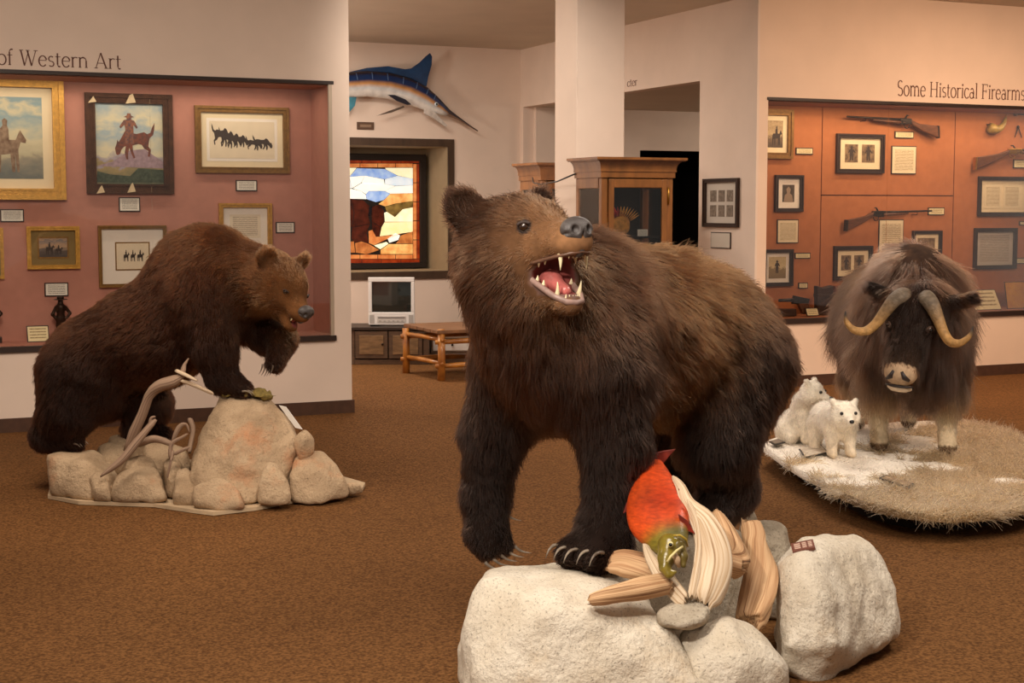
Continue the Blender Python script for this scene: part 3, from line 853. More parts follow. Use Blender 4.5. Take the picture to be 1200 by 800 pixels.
card('white caption card beside the bright gold framed white print', PCL, (323, 260, 345, 273))
card('white caption card under the olive mounted riders picture', PCL, (52, 331, 80, 347))
# card leaning on the case floor, bronze figure
def leaning_card(label, plane_y, box, m, lean=.05, name='caption_card'):
    p = Plane('y', plane_y); u0, u1, v0, v1 = p.rect(*box)
    v0 = max(v0, CZ0 + .021)
    t = thing(name, label, 'caption card', p.P((u0 + u1) / 2, v0))
    MB().hexa([p.P(u0, v0, .0), p.P(u1, v0, .0), p.P(u1, v0, -.006), p.P(u0, v0, -.006), p.P(u0, v1, -lean), p.P(u1, v1, -lean), p.P(u1, v1, -lean - .006), p.P(u0, v1, -lean - .006)]).build('board', dwood, t)
    e = .006
    MB().hexa([p.P(u0 + e, v0 + e, .003), p.P(u1 - e, v0 + e, .003), p.P(u1 - e, v0 + e, -.002), p.P(u0 + e, v0 + e, -.002), p.P(u0 + e, v1 - e, -lean + .006), p.P(u1 - e, v1 - e, -lean + .006), p.P(u1 - e, v1 - e, -lean), p.P(u0 + e, v1 - e, -lean)]).build('printed_face', m, t)
    return t
leaning_card('cream caption card leaning in front of the bronze cowboy', 10.78, (32, 382, 58, 404), card_w)
bronze = mat('dark_bronze', (52, 36, 26), .35, metal=.6, var=.2, vscale=60)
def bronze_figure(x, y_top, y_bot, Y, label):
    b = ony(x, y_bot, Y); b[2] = CZ0 + .021; h = ony(x, y_top, Y)[2] - b[2]
    t = thing('bronze_statuette', label, 'statuette', b)
    S = Solid(.008)
    f = lambda a, c, e=0: b + np.array([a * h, e * h, c * h])
    S.cone(f(-.06, .12), f(-.05, .48), .035 * h + .004, .06 * h, .01); S.cone(f(.07, .12), f(.04, .48), .035 * h + .004, .06 * h, .01)
    S.cone(f(0, .48), f(0, .74), .075 * h, .10 * h, .02); S.cone(f(-.1, .74), f(-.18, .58), .04 * h, .035 * h, .01); S.cone(f(-.18, .58), f(-.1, .48), .035 * h, .03 * h, .01)
    S.cone(f(.1, .74), f(.2, .60), .04 * h, .035 * h, .01); S.cone(f(.2, .60), f(.12, .5, -.05), .035 * h, .03 * h, .01); S.ell(f(0, .87), (.06 * h, .06 * h, .08 * h), k=.01)
    P, Q, N = S.mesh()
    raw_mesh('figure', P, Q, bronze, t, True)
    hat = MB(); hat.tube([f(0, .905), f(0, .92)], [.15 * h, .14 * h], 18); hat.tube([f(0, .92), f(0, .97), f(0, .985)], [.08 * h, .075 * h, .04 * h], 14); hat.build('hat', bronze, t, True)
    MB().box(f(-.2, 0, -.12), f(.2, .12, .12)).build('plinth', dwood, t, bevel=.004)
bronze_figure(72, 346, 396, 10.84, 'small bronze cowboy statuette in a hat on the rose case floor')
bronze_figure(-10, 345, 396, 10.84, 'bronze statuette at the far end of the rose case floor')

# ---- rust gun case
cap = dict(m=card_w)
t, ao, r, n = framed('gold framed sepia print in the corner of the gun case', PCR, (888, 128, 928, 186), 6, gold_d, [(5, mboard)],
                     art_mat('sepia_a', ((176, 152, 112), (150, 126, 90)), (110, 88, 60), ((70, 54, 38), (100, 78, 54)), .5, .3, 2.2, 9))
hw = r[1] - r[0]; hh = r[3] - r[2]
patch(ao, PCR, 'figure', fit(STAND, r[0] + .25 * hw, r[0] + .95 * hw, r[2] + .1 * hh, r[2] + .8 * hh), ink, n)
sep = mat('sepia_print', (150, 122, 88), .7, var=.3, vscale=30, rgb2=(84, 66, 48))
def double(label, box, fw=4):
    t, ao, r, n = framed(label, PCR, box, fw, dwood, [], mboard, depth=.028)
    hw = r[1] - r[0]; hh = r[3] - r[2]
    for a, b in ((.14, .45), (.55, .86)):
        q = (r[0] + a * hw, r[0] + b * hw, r[2] + .22 * hh, r[2] + .80 * hh)
        o = patch(t, PCR, 'photograph', [(q[0], q[2]), (q[1], q[2]), (q[1], q[3]), (q[0], q[3])], sep, .005, .002)
        patch(o, PCR, 'sitter', fit(PERSON, q[0] + .15 * (q[1] - q[0]), q[1] - .15 * (q[1] - q[0]), q[2] + .05 * hh, q[3] - .06 * hh), ink, .007, .001)
double('dark framed pair of photographs under the half stock rifle', (979, 157, 1035, 203))
double('dark framed pair of portraits above the row of leather holsters', (976, 288, 1021, 328))
t, ao, r, n = framed('dark framed single portrait beside the panel seam', PCR, (907, 205, 940, 248), 3.5, dwood, [(6, mwhite)], mat('dark_photo', (74, 62, 52), .6, var=.4, vscale=24))
hw = r[1] - r[0]; hh = r[3] - r[2]
patch(ao, PCR, 'sitter', [(r[0] + .1 * hw, r[2]), (r[1] - .1 * hw, r[2]), (r[1] - .2 * hw, r[2] + .4 * hh), (r[0] + .62 * hw, r[2] + .5 * hh), (r[0] + .68 * hw, r[2] + .75 * hh), (r[0] + .5 * hw, r[2] + .9 * hh), (r[0] + .32 * hw, r[2] + .75 * hh), (r[0] + .38 * hw, r[2] + .5 * hh), (r[0] + .2 * hw, r[2] + .4 * hh)], mat('photo_grey', (150, 128, 106), .6), n)
t, ao, r, n = framed('dark framed print of one standing hunter', PCR, (893, 292, 928, 335), 3.5, dwood, [(4, mwhite)],
                     art_mat('sepia_b', ((206, 186, 140), (196, 176, 130)), (150, 130, 92), ((128, 108, 76), (140, 120, 84)), .55, .4, 6.2))
hw = r[1] - r[0]; hh = r[3] - r[2]
patch(ao, PCR, 'hunter', fit(PERSON, r[0] + .3 * hw, r[0] + .66 * hw, r[2] + .25 * hh, r[2] + .85 * hh), ink, n)
t, ao, r, n = framed('dark framed picture half hidden behind the musk ox hump', PCR, (1068, 270, 1102, 304), 3, dwood, [(4, mboard)], sep)
t, ao, r, n = framed('wide dark framed document of three typed columns', PCR, (1145, 207, 1224, 253), 3.5, dwood, [], mboard, depth=.028)
hw = r[1] - r[0]; hh = r[3] - r[2]
for a in (.06, .37, .68):
    patch(t, PCR, 'document', [(r[0] + a * hw, r[2] + .12 * hh), (r[0] + (a + .27) * hw, r[2] + .12 * hh), (r[0] + (a + .27) * hw, r[3] - .12 * hh), (r[0] + a * hw, r[3] - .12 * hh)], sheet_m, .005, .002)
framed('dark framed single grey letter under the three column document', PCR, (1140, 267, 1190, 315), 3.5, dwood, [], sheet_g, depth=.028)
framed('framed paper at the end of the gun case beyond the grey letter', PCR, (1240, 262, 1300, 320), 3.5, dwood, [(4, mboard)], sep, depth=.028)
card('narrow cream card beside the gold framed sepia print', PCR, (932, 173, 952, 181), card_w)
card('cream card directly under the stock of the half stock rifle', PCR, (1048, 154, 1070, 162), card_w)
card('tall typed sheet beside the pair of photographs', PCR, (1044, 171, 1073, 204), sheet_m, name='typed_sheet', cat='sheet')
card('typed sheet under the single portrait', PCR, (910, 257, 935, 285), sheet_m, name='typed_sheet', cat='sheet')
card('tall typed sheet under the carbine with the dark barrel', PCR, (1029, 257, 1058, 296), sheet_m, name='typed_sheet', cat='sheet')
card('cream card at the muzzle of the carbine', PCR, (1087, 243, 1106, 252), card_w)
card('cream card beside the print of the standing hunter', PCR, (931, 296, 949, 303), card_w)
card('tiny pale card above the saddle scabbard', PCR, (935, 331, 946, 338), card_w)
card('cream card beside the framed grey letter', PCR, (1188, 302, 1206, 309), card_w)
card('cream card under the brass butted rifle', PCR, (1187, 187, 1210, 197), card_w)
card('cream card between the document and the grey letter', PCR, (1194, 259, 1210, 264), card_w)
card('cream card over the powder flask tools', PCR, (1192, 124, 1212, 130), card_w)

steel = mat('blued_steel', (58, 46, 38), .35, metal=.7, var=.15, vscale=50)
walnut = mat('walnut_stock', (92, 52, 26), .4, var=.3, vscale=20, stretch=(1, 1, 6), coat=.3)
brassy = mat('brass', (176, 130, 56), .3, metal=.85, var=.12, vscale=40)
def rifle(label, pm, pb, butt_h, long_stock=.5, brass=False):
    """pm: muzzle pixel, pb: butt centre pixel"""
    um, vm = PCR.uv(*pm); ub, vb = PCR.uv(*pb)
    d = np.array([ub - um, vb - vm]); L = np.linalg.norm(d); sgn = 1 if d[0] > 0 else -1
    t = thing('rifle', label, 'rifle', PCR.P((um + ub) / 2, min(vm, vb), .0))
    # barrel runs straight from the muzzle; the stock drops below it towards the butt
    lu = um + sgn * L * .62; lv = vm - .012
    N0 = .055
    P = lambda u, v: PCR.P(u, v, N0)
    MB().tube([P(um, vm), P(lu, lv)], [.0085, .012], 10).build('barrel', steel, t, True)
    MB().tube([P(um + sgn * .28 * L, vm - .022), P(lu, lv - .026)], [.010, .017], 10).build('fore_stock', walnut, t, True)
    q = [(lu - sgn * .05 * L, lv + .014), (lu + sgn * .07 * L, lv + .012), (lu + sgn * .09 * L, lv - .036), (lu - sgn * .05 * L, lv - .042)]
    MB().prism([PCR.P(a, b, N0 - .016) for a, b in q], PCR.N * .032).build('lock_plate', brassy if brass else steel, t, bevel=.004)
    bu, bv = ub, vb
    s = [(lu + sgn * .06 * L, lv + .004), (lu + sgn * .16 * L, lv - .02 - (lv - bv) * .12), (bu - sgn * .01, bv + butt_h / 2), (bu + sgn * .008, bv - butt_h / 2), (lu + sgn * .20 * L, lv - .075 - (lv - bv) * .25), (lu + sgn * .08 * L, lv - .045)]
    MB().prism([PCR.P(a, b, N0 - .019) for a, b in s], PCR.N * .038).build('butt_stock', walnut, t, bevel=.008)
    MB().prism([PCR.P(a, b, N0 - .02) for a, b in [(bu - sgn * .012, bv + butt_h / 2 + .002), (bu + sgn * .006, bv + butt_h / 2), (bu + sgn * .014, bv - butt_h / 2), (bu - sgn * .004, bv - butt_h / 2 - .002)]], PCR.N * .04).build('butt_plate', brassy if brass else steel, t)
    g = [(lu + sgn * (.0 + .05 * math.cos(a)) * L * .6 + sgn * .03 * L, lv - .042 - .035 * math.sin(a)) for a in np.linspace(0, math.pi, 8)]
    MB().tube([P(a, b) for a, b in g], .004, 6).build('trigger_guard', brassy if brass else steel, t, True)
    MB().tube([P(lu + sgn * .01 * L, lv + .01), P(lu + sgn * .03 * L, lv + .04), P(lu + sgn * .05 * L, lv + .038)], [.009, .007, .005], 8).build('hammer', steel, t, True)
    for f in (.3, .95):
        x = um + (lu - um) * f; z = vm + (lv - vm) * f
        MB().tube([PCR.P(x, z - .03, 0), PCR.P(x, z - .03, N0 + .018), PCR.P(x, z - .01, N0 + .02)], .004, 6).build('peg', steel, t)
rifle('half stock rifle with dark wooden butt hung above the pair of photographs', (988, 137), (1094, 155), .11)
rifle('carbine with a long wooden butt hung under the panel seam', (1087, 247), (987, 264), .10)
rifle('rifle with a brass butt plate hung above the three column document', (1262, 176), (1138, 192), .12, brass=True)
# powder horn and bullet tools
t = thing('powder_horn', 'curved brass and horn powder flask hung above the brass butted rifle', 'powder horn', PCR.P(PCR.uv(1165, 155)[0], PCR.uv(1165, 155)[1]))
pp = [PCR.P(*PCR.uv(x, y), .04) for x, y in ((1156, 149), (1159, 151), (1164, 152), (1169, 150), (1173, 145), (1175, 138))]
MB().tube(pp, [.045, .05, .042, .032, .022, .014], 12).build('horn', mat('horn_olive', (150, 122, 60), .35, var=.25, vscale=18), t, True)
MB().tube([pp[-1], pp[-1] + np.array([.008, 0, .03])], [.012, .009], 10).build('spout', brassy, t, True)
MB().tube([PCR.P(*PCR.uv(1156, 146), 0), PCR.P(*PCR.uv(1156, 146), .04)], .005, 6).build('peg', steel, t)
t = thing('bullet_mould', 'dark scissor shaped bullet mould hung beside the powder flask', 'tool', PCR.P(*PCR.uv(1192, 158)))
c = PCR.P(*PCR.uv(1192, 149), .015)
MB().ball(c, (.014, .014, .018)).build('mould_block', steel, t, True)
for s in (-1, 1):
    MB().tube([c, PCR.P(*PCR.uv(1192 + s * 4, 161), .015)], [.006, .004], 6).build('handle', steel, t, True)
MB().tube([PCR.P(*PCR.uv(1192, 148), 0), c], .004, 6).build('peg', steel, t)
t = thing('ball_starter', 'short rod with a round knob hung above the bullet mould', 'tool', PCR.P(*PCR.uv(1192, 136)))
MB().tube([PCR.P(*PCR.uv(1189, 134), .02), PCR.P(*PCR.uv(1208, 135), .02)], .005, 8).build('rod', steel, t, True)
MB().ball(PCR.P(*PCR.uv(1188.5, 134), .02), .019).build('knob', walnut, t, True)
MB().tube([PCR.P(*PCR.uv(1196, 134), 0), PCR.P(*PCR.uv(1196, 134), .02)], .004, 6).build('peg', steel, t)
# leather on the case floor
leather = mat('dark_leather', (58, 33, 20), .5, var=.3, vscale=18, bump=.4, bscale=60)
zf = CZ0 + .0205
def holster(x0, x1, yt, Y, label, m):
    a, b = ony(x0, 350, Y)[0], ony(x1, 350, Y)[0]; zt = ony((x0 + x1) / 2, yt, Y)[2]
    t = thing('holster', label, 'holster', ((a + b) / 2, Y, zf), 'leather holsters on the gun case floor')
    w = b - a
    prof = [(a, zf), (b - .1 * w, zf), (b, zf + .55 * (zt - zf)), (b - .04 * w, zt), (a + .3 * w, zt - .02), (a - .05 * w, zt + .0)]
    MB().prism([(u, Y - .03, z) for u, z in prof], (0, .06, 0)).build('pouch', m, t, bevel=.012)
    MB().prism([(a - .02 * w, Y - .036, zf + .62 * (zt - zf)), (b, Y - .036, zf + .58 * (zt - zf)), (b, Y - .036, zf + .68 * (zt - zf)), (a - .02 * w, Y - .036, zf + .72 * (zt - zf))], (0, .07, 0)).build('strap', leather, t, bevel=.003)
holster(956, 975, 334, 10.72, 'tall dark leather holster standing beside the saddle scabbard', leather)
holster(976, 984, 334, 10.76, 'narrow red brown tooled leather holster next to the tall dark one', mat('red_leather', (96, 44, 28), .5, var=.3, vscale=26, bump=.4, bscale=50))
# pistol on a block with its card
pc = ony(932, 366, 10.68); pc[2] = zf
t = thing('pistol', 'dark old pistol resting on a brown wooden block', 'pistol', pc)
Q_ = lambda x, y, e=0: np.array([ony(x, y, 10.68)[0], 10.68 + e, max(zf + .002, ony(x, y, 10.68)[2])])
MB().tube([Q_(913, 352), Q_(936, 351)], [.014, .018], 10).build('barrel', steel, t, True)
MB().prism([Q_(930, 346, -.018), Q_(948, 350, -.018), Q_(946, 357, -.018), Q_(928, 356, -.018)], (0, .036, 0)).build('frame_block', steel, t, bevel=.005)
MB().prism([Q_(934, 355, -.02), Q_(946, 355, -.02), Q_(950, 368, -.02), Q_(940, 368, -.02)], (0, .04, 0)).build('grip', walnut, t, bevel=.006)
MB().prism([Q_(916, 362, .03), Q_(936, 362, .03), Q_(936, 371, .03), Q_(916, 371, .03)], (0, .06, 0)).build('rest_block', leather, t, bevel=.006)
leaning_card('small cream card lying at the foot of the holsters', 10.62, (946, 361, 960, 370), card_w, .03)
leaning_card('wide cream card tilted on the case floor behind the musk ox flank', 10.66, (1140, 340, 1174, 366), card_w, .10)
leaning_card('yellow booklet propped on the case floor at the end', 10.70, (1181, 330, 1216, 366), mat('yellow_cover', (206, 146, 40), .6, rgb2=(190, 126, 36), vscale=20), .05, 'booklet')

# ================================================================== ALCOVE
oak = mat('golden_oak', (136, 86, 42), .38, var=.25, vscale=14, stretch=(1, 1, .25), coat=.35, bump=.08, bscale=80)
oak_l = mat('oak_edge', (176, 118, 66), .35, var=.15, vscale=14, coat=.3)
cglass = glass_mat('cabinet_glass')
velvet = mat('black_lining', (22, 16, 14), .9)
def cabinet(x0, x1, y0, y1, ztop, label):
    t = thing('display_cabinet', label, 'cabinet', ((x0 + x1) / 2, (y0 + y1) / 2, 0))
    zc = ztop - .15
    m = MB()
    m.box((x0 - .08, y0 - .08, ztop - .018), (x1 + .08, y1, ztop)).box((x0 - .012, y0 - .012, ztop - .15), (x1 + .012, y1, ztop - .098)).box((x0 - .02, y0 - .02, ztop - .105), (x1 + .02, y1, ztop - .095))
    for k in range(10):
        q = k / 9; e = .018 + .052 * (1 - math.sqrt(max(0, 1 - q * q)) if q < 1 else 1)
        m.box((x0 - e, y0 - e, ztop - .095 + .0077 * k), (x1 + e, y1, ztop - .095 + .0077 * (k + 1)))
    m.build('cornice', oak, t)
    m = MB().box((x0 - .02, y0 - .02, 0), (x1 + .02, y1, .1)).box((x0, y0, .1), (x1, y1, .55))
    m.build('base', oak, t, bevel=.006)
    for (a, b) in ((x0, y0), (x1 - .05, y0), (x0, y1 - .05), (x1 - .05, y1 - .05)):
        MB().box((a, b, .55), (a + .05, b + .05, zc)).build('post', oak, t, bevel=.006)
    MB().box((x0 + .05, y1 - .012, .55), (x1 - .05, y1, zc)).build('back_panel', velvet, t)
    # door with its own frame, pane and hinge
    d = MB(); a0, a1 = x0 + .055, x1 - .055; w = .045
    d.box((a0, y0 - .012, .57), (a0 + w, y0 + .012, zc - .01)).box((a1 - w, y0 - .012, .57), (a1, y0 + .012, zc - .01)).box((a0 + w, y0 - .012, .57), (a1 - w, y0 + .012, .64)).box((a0 + w, y0 - .012, zc - .075), (a1 - w, y0 + .012, zc - .01))
    do = d.build('door', oak, t, bevel=.005)
    MB().box((a0 + w, y0 - .002, .64), (a1 - w, y0 + .002, zc - .075)).build('pane', cglass, do)
    for z in (.8, zc - .2):
        MB().tube([(a1 + .008, y0 - .014, z), (a1 + .008, y0 - .014, z + .13)], .008, 8).build('hinge', brassy, do, True)
    for sx in (x0, x1):
        for za, zb in ((zc - .08, zc), (.55, .63)):
            MB().box((sx - .004 if sx == x0 else sx - .012, y0 + .05, za), (sx + .012 if sx == x0 else sx + .004, y1 - .05, zb)).build('side_rail', oak, t, bevel=.003)
        MB().box((sx + .003 if sx == x0 else sx - .006, y0 + .05, .63), (sx + .006 if sx == x0 else sx - .003, y1 - .05, zc - .08)).build('side_pane', cglass, t)
    MB().box((x0 + .02, y0 + .03, 1.28), (x1 - .02, y1 - .015, 1.295)).build('shelf', velvet, t)
    return t
cabinet(5.18, 5.79, 9.90, 10.33, 1.885, 'oak display cabinet with a glass door in front of the white column')
cabinet(5.56, 6.17, 11.75, 12.2, 1.90, 'oak display cabinet half hidden behind the white column')
# feathered headpiece and card in the nearer cabinet, leaning on the shelf
hp = np.array([5.42, 10.10, 1.296])
t = thing('feather_headpiece', 'tan and red feather headpiece on the cabinet shelf', 'headpiece', hp)
S = Solid(.008); S.ell(hp + [0, 0, .09], (.10, .08, .085), k=.02); S.ell(hp + [-.03, 0, .05], (.12, .08, .05), k=.03)
P, Q, N = S.mesh(); raw_mesh('cap', P, Q, mat('tan_hide', (186, 128, 52), .8, var=.3, vscale=30), t, True)
for k in range(14):
    a = -1.2 + k * .19
    b0 = hp + np.array([.09 * math.sin(a) * .9, -.06, .10 + .05 * math.cos(a)]); d = np.array([math.sin(a) * .75, -.15, .35 + .4 * math.cos(a)])
    MB().tube([b0, b0 + d * .05, b0 + d * .10], [.006, .016, .003], 6, flat=.35).build('feather', mat('red_feather', (168, 32, 30), .7) if k < 6 else mat('amber_feather', (200, 140, 56), .7, var=.2, vscale=40), t, True)
MB().box(hp + [.125, -.1, 0], hp + [.21, -.09, .05]).build('card_board', card_m, None)
o = COL.objects['card_board'] if 'card_board' in COL.objects else None
o.name = 'caption_card'; set_props(o, 'small white card standing beside the feather headpiece in the cabinet', 'caption card')
# side wall picture and card
t, ao, r, n = framed('dark framed sheet of six small photographs on the white side wall', PS, (826, 209, 867, 266), 2.5, dwood, [], mat('grey_mount', (196, 186, 174), .8), depth=.03)
hw = r[1] - r[0]; hh = r[3] - r[2]
for i in range(3):
    for j in range(2):
        a, b = .13 + .27 * i, .16 + .37 * j
        q = (r[0] + a * hw, r[0] + (a + .2) * hw, r[2] + b * hh, r[2] + (b + .28) * hh)
        patch(t, PS, 'photograph', [(q[0], q[2]), (q[1], q[2]), (q[1], q[3]), (q[0], q[3])], mat('photo_brown', (120, 106, 92), .6, var=.4, vscale=40), .005, .002)
card('small framed card on the white side wall under the six photographs', PS, (834, 272, 857, 291), sheet_mat('side_sheet', (206, 196, 182), (150, 140, 128), 12))
# power cord between cabinets
pts = [(5.16, 10.30, 1.77), (5.15, 10.6, 1.715), (5.20, 11.0, 1.70), (5.32, 11.4, 1.72), (5.46, 11.72, 1.77)]
set_props(MB().tube(pts, .006, 6).build('power_cord', mat('black_cord', (30, 24, 20), .5), None, True), 'thin black cord slung between the two oak cabinets', 'cord')

# stained glass window in its recess
tw = mat('recess_frame_wood', (70, 52, 38), .5, var=.2, vscale=16, stretch=(1, 1, .3))
nr = mat('recess_tan', (166, 146, 116), .8, var=.05)
NX0, NX1, NZ0, NZ1, NY = 4.36, 6.06, .83, 2.175, 15.74
wn = struct('window_3', MB().box((NX0 - .07, BY - .02, NZ1), (NX1 + .07, BY + .01, NZ1 + .08)).box((NX0 - .07, BY - .02, NZ0 - .08), (NX1 + .07, BY + .01, NZ0)).box((NX0 - .07, BY - .02, NZ0), (NX0, BY + .01, NZ1)).box((NX1, BY - .02, NZ0), (NX1 + .07, BY + .01, NZ1)), tw)
struct('reveal', MB().box((NX0 - .03, BY + .002, NZ1 - .004), (NX1 + .03, NY + .1, NZ1 + .03)).box((NX0 - .03, BY + .002, NZ0 - .03), (NX1 + .03, NY + .1, NZ0 + .004)).box((NX0 - .03, BY + .002, NZ0), (NX0 + .004, NY + .1, NZ1)).box((NX1 - .006, BY + .002, NZ0), (NX1 + .03, NY + .1, NZ1)).box((NX0, NY + .09, NZ0), (NX1, NY + .1, NZ1)), nr, wn)
PG = Plane('y', NY)
def zp(x, y):
    return PG.uv(400 + x / 4.707, 160 + y / 4.707)
pt = thing('stained_glass_panel', 'lit stained glass panel of a brown bison under a blue and white sky', 'stained glass', PG.P(zp(150, 720)[0], zp(150, 720)[1]))
fx0, fz1 = zp(-235, 88); fx1, fz0 = zp(466, 722)
fr = MB(); e = .05
for (a, b, c, d) in ((fx0, fx1, fz1 - .075, fz1), (fx0, fx1, fz0, fz0 + .06), (fx0, fx0 + .06, fz0 + .06, fz1 - .075), (fx1 - .075, fx1, fz0 + .06, fz1 - .075)):
    fr.box((a, NY - .03, c), (b, NY + .03, d))
fr.build('frame', mat('black_frame', (40, 32, 28), .4), pt, bevel=.004)
MB().box((fx0 + .05, NY + .006, fz0 + .05), (fx1 - .06, NY + .012, fz1 - .07)).build('lead_backing', mat('lead_came', (34, 26, 22), .5), pt)
def gmat(name, rgb, rgb2, e=1.0):
    return mat('glass_' + name, rgb, .15, rgb2=rgb2, vscale=11, emit=e)
GM = {'cream': gmat('cream', (238, 226, 178), (246, 238, 204), .75), 'white': gmat('white', (226, 226, 214), (244, 242, 230), .75), 'blue': gmat('blue', (112, 148, 206), (168, 190, 224), .7), 'pale': gmat('pale', (190, 206, 222), (226, 230, 226), .7),
      'orange': gmat('orange', (206, 130, 62), (240, 196, 120), .65), 'pine': gmat('pine', (84, 66, 34), (150, 120, 60), .5), 'bison': gmat('bison', (52, 22, 16), (104, 44, 28), .12), 'dark': gmat('dark', (26, 22, 26), (48, 40, 44), .2),
      'rust': gmat('rust', (150, 76, 36), (206, 132, 70), .55), 'sand': gmat('sand', (240, 216, 150), (244, 228, 178), .75), 'red': gmat('red', (112, 34, 14), (166, 62, 24), .4), 'amber': gmat('amber', (196, 104, 50), (224, 150, 86), .55)}
def pane(poly, g, shrink=1.2):
    c = np.mean(poly, 0); n = len(poly)
    q = []
    for i in range(n):
        p, a, b = np.array(poly[i], float), np.array(poly[i - 1], float), np.array(poly[(i + 1) % n], float)
        d = c - p; q.append(p + d / (np.linalg.norm(d) + 1e-6) * shrink)
    MB().prism([PG.P(*zp(x, y), .0) for x, y in q], (0, .006, 0)).build('pane', GM[g], pt)
SC = [([(-190, 172), (85, 172), (45, 222), (-190, 235)], 'cream'), ([(85, 174), (240, 178), (310, 215), (240, 235), (130, 215), (45, 222)], 'blue'), ([(242, 172), (395, 172), (395, 232), (310, 215), (245, 180)], 'cream'),
      ([(-190, 235), (45, 222), (60, 285), (-190, 290)], 'pale'), ([(45, 222), (130, 215), (110, 255), (60, 285)], 'white'), ([(130, 215), (235, 235), (240, 262), (130, 262), (112, 252)], 'white'), ([(240, 235), (310, 215), (395, 232), (395, 268), (300, 272), (240, 262)], 'pale'),
      ([(112, 255), (240, 262), (300, 272), (240, 300), (150, 300), (135, 318), (110, 300), (62, 286)], 'white'), ([(300, 272), (395, 268), (395, 312), (270, 315), (240, 300)], 'white'), ([(150, 300), (240, 300), (270, 315), (235, 350), (190, 362), (140, 345), (135, 320)], 'blue'),
      ([(-190, 290), (60, 288), (110, 300), (135, 320), (140, 345), (50, 343), (-60, 343), (-190, 380)], 'white'), ([(235, 350), (270, 315), (395, 312), (395, 355), (300, 370), (240, 385), (205, 372)], 'orange'), ([(240, 385), (300, 370), (395, 355), (395, 390), (340, 400), (295, 445), (250, 415)], 'pine'),
      ([(250, 415), (295, 445), (340, 400), (395, 390), (395, 470), (240, 470), (236, 420)], 'cream'), ([(238, 472), (395, 470), (395, 525), (330, 535), (212, 550), (222, 500)], 'sand'), ([(-60, 345), (50, 343), (70, 420), (60, 500), (-70, 500)], 'bison'), ([(52, 343), (120, 350), (155, 380), (150, 440), (160, 480), (62, 500), (72, 420)], 'bison'),
      ([(-40, 502), (40, 502), (30, 575), (-20, 575)], 'bison'), ([(60, 502), (158, 482), (140, 530), (150, 590), (110, 575), (75, 585), (55, 560)], 'bison'), ([(152, 392), (170, 385), (166, 432), (152, 438)], 'dark'), ([(170, 385), (210, 375), (235, 410), (235, 470), (220, 500), (168, 470), (166, 432)], 'bison'), ([(168, 472), (220, 502), (208, 550), (190, 550), (170, 512)], 'bison'),
      ([(-190, 380), (-62, 345), (-72, 500), (-190, 500)], 'cream'), ([(-190, 502), (-45, 502), (-25, 575), (-190, 575)], 'sand'), ([(150, 520), (170, 514), (190, 552), (212, 552), (330, 537), (260, 562), (180, 600), (152, 588)], 'amber'), ([(75, 587), (110, 577), (150, 590), (210, 625), (140, 650), (80, 640)], 'rust'), ([(180, 600), (250, 580), (262, 590), (215, 622)], 'cream'), ([(255, 562), (300, 530), (325, 545), (315, 570), (265, 586)], 'white'),
      ([(327, 545), (395, 522), (395, 590), (300, 590), (318, 570)], 'rust'), ([(262, 592), (395, 592), (395, 648), (216, 648), (216, 626)], 'orange'), ([(-190, 578), (70, 578), (78, 640), (-190, 648)], 'rust')]
for poly, g in SC:
    pane(poly, g)
for k in range(6):
    a = -190 + k * 98; b = a + 97 if k < 5 else 395
    pane([(a, 148), (min(b, 395), 148), (min(b, 395), 170), (a, 170)], 'amber', 1.5); pane([(a, 651), (min(b, 395), 651), (min(b, 395), 674), (a, 674)], 'amber', 1.5)
    a2 = -210 + k * 108; b2 = min(a2 + 107, 436)
    pane([(a2, 122), (b2, 122), (b2, 146), (a2, 146)], 'red', 1.5); pane([(a2, 676), (b2, 676), (b2, 697), (a2, 697)], 'red', 1.5)
for k in range(5):
    a = 150 + k * 105; b = min(a + 104, 674)
    pane([(397, a), (415, a), (415, b), (397, b)], 'amber', 1.5); pane([(417, a), (435, a), (435, b), (417, b)], 'red', 1.5); pane([(-212, a), (-193, a), (-193, b), (-212, b)], 'red', 1.5)

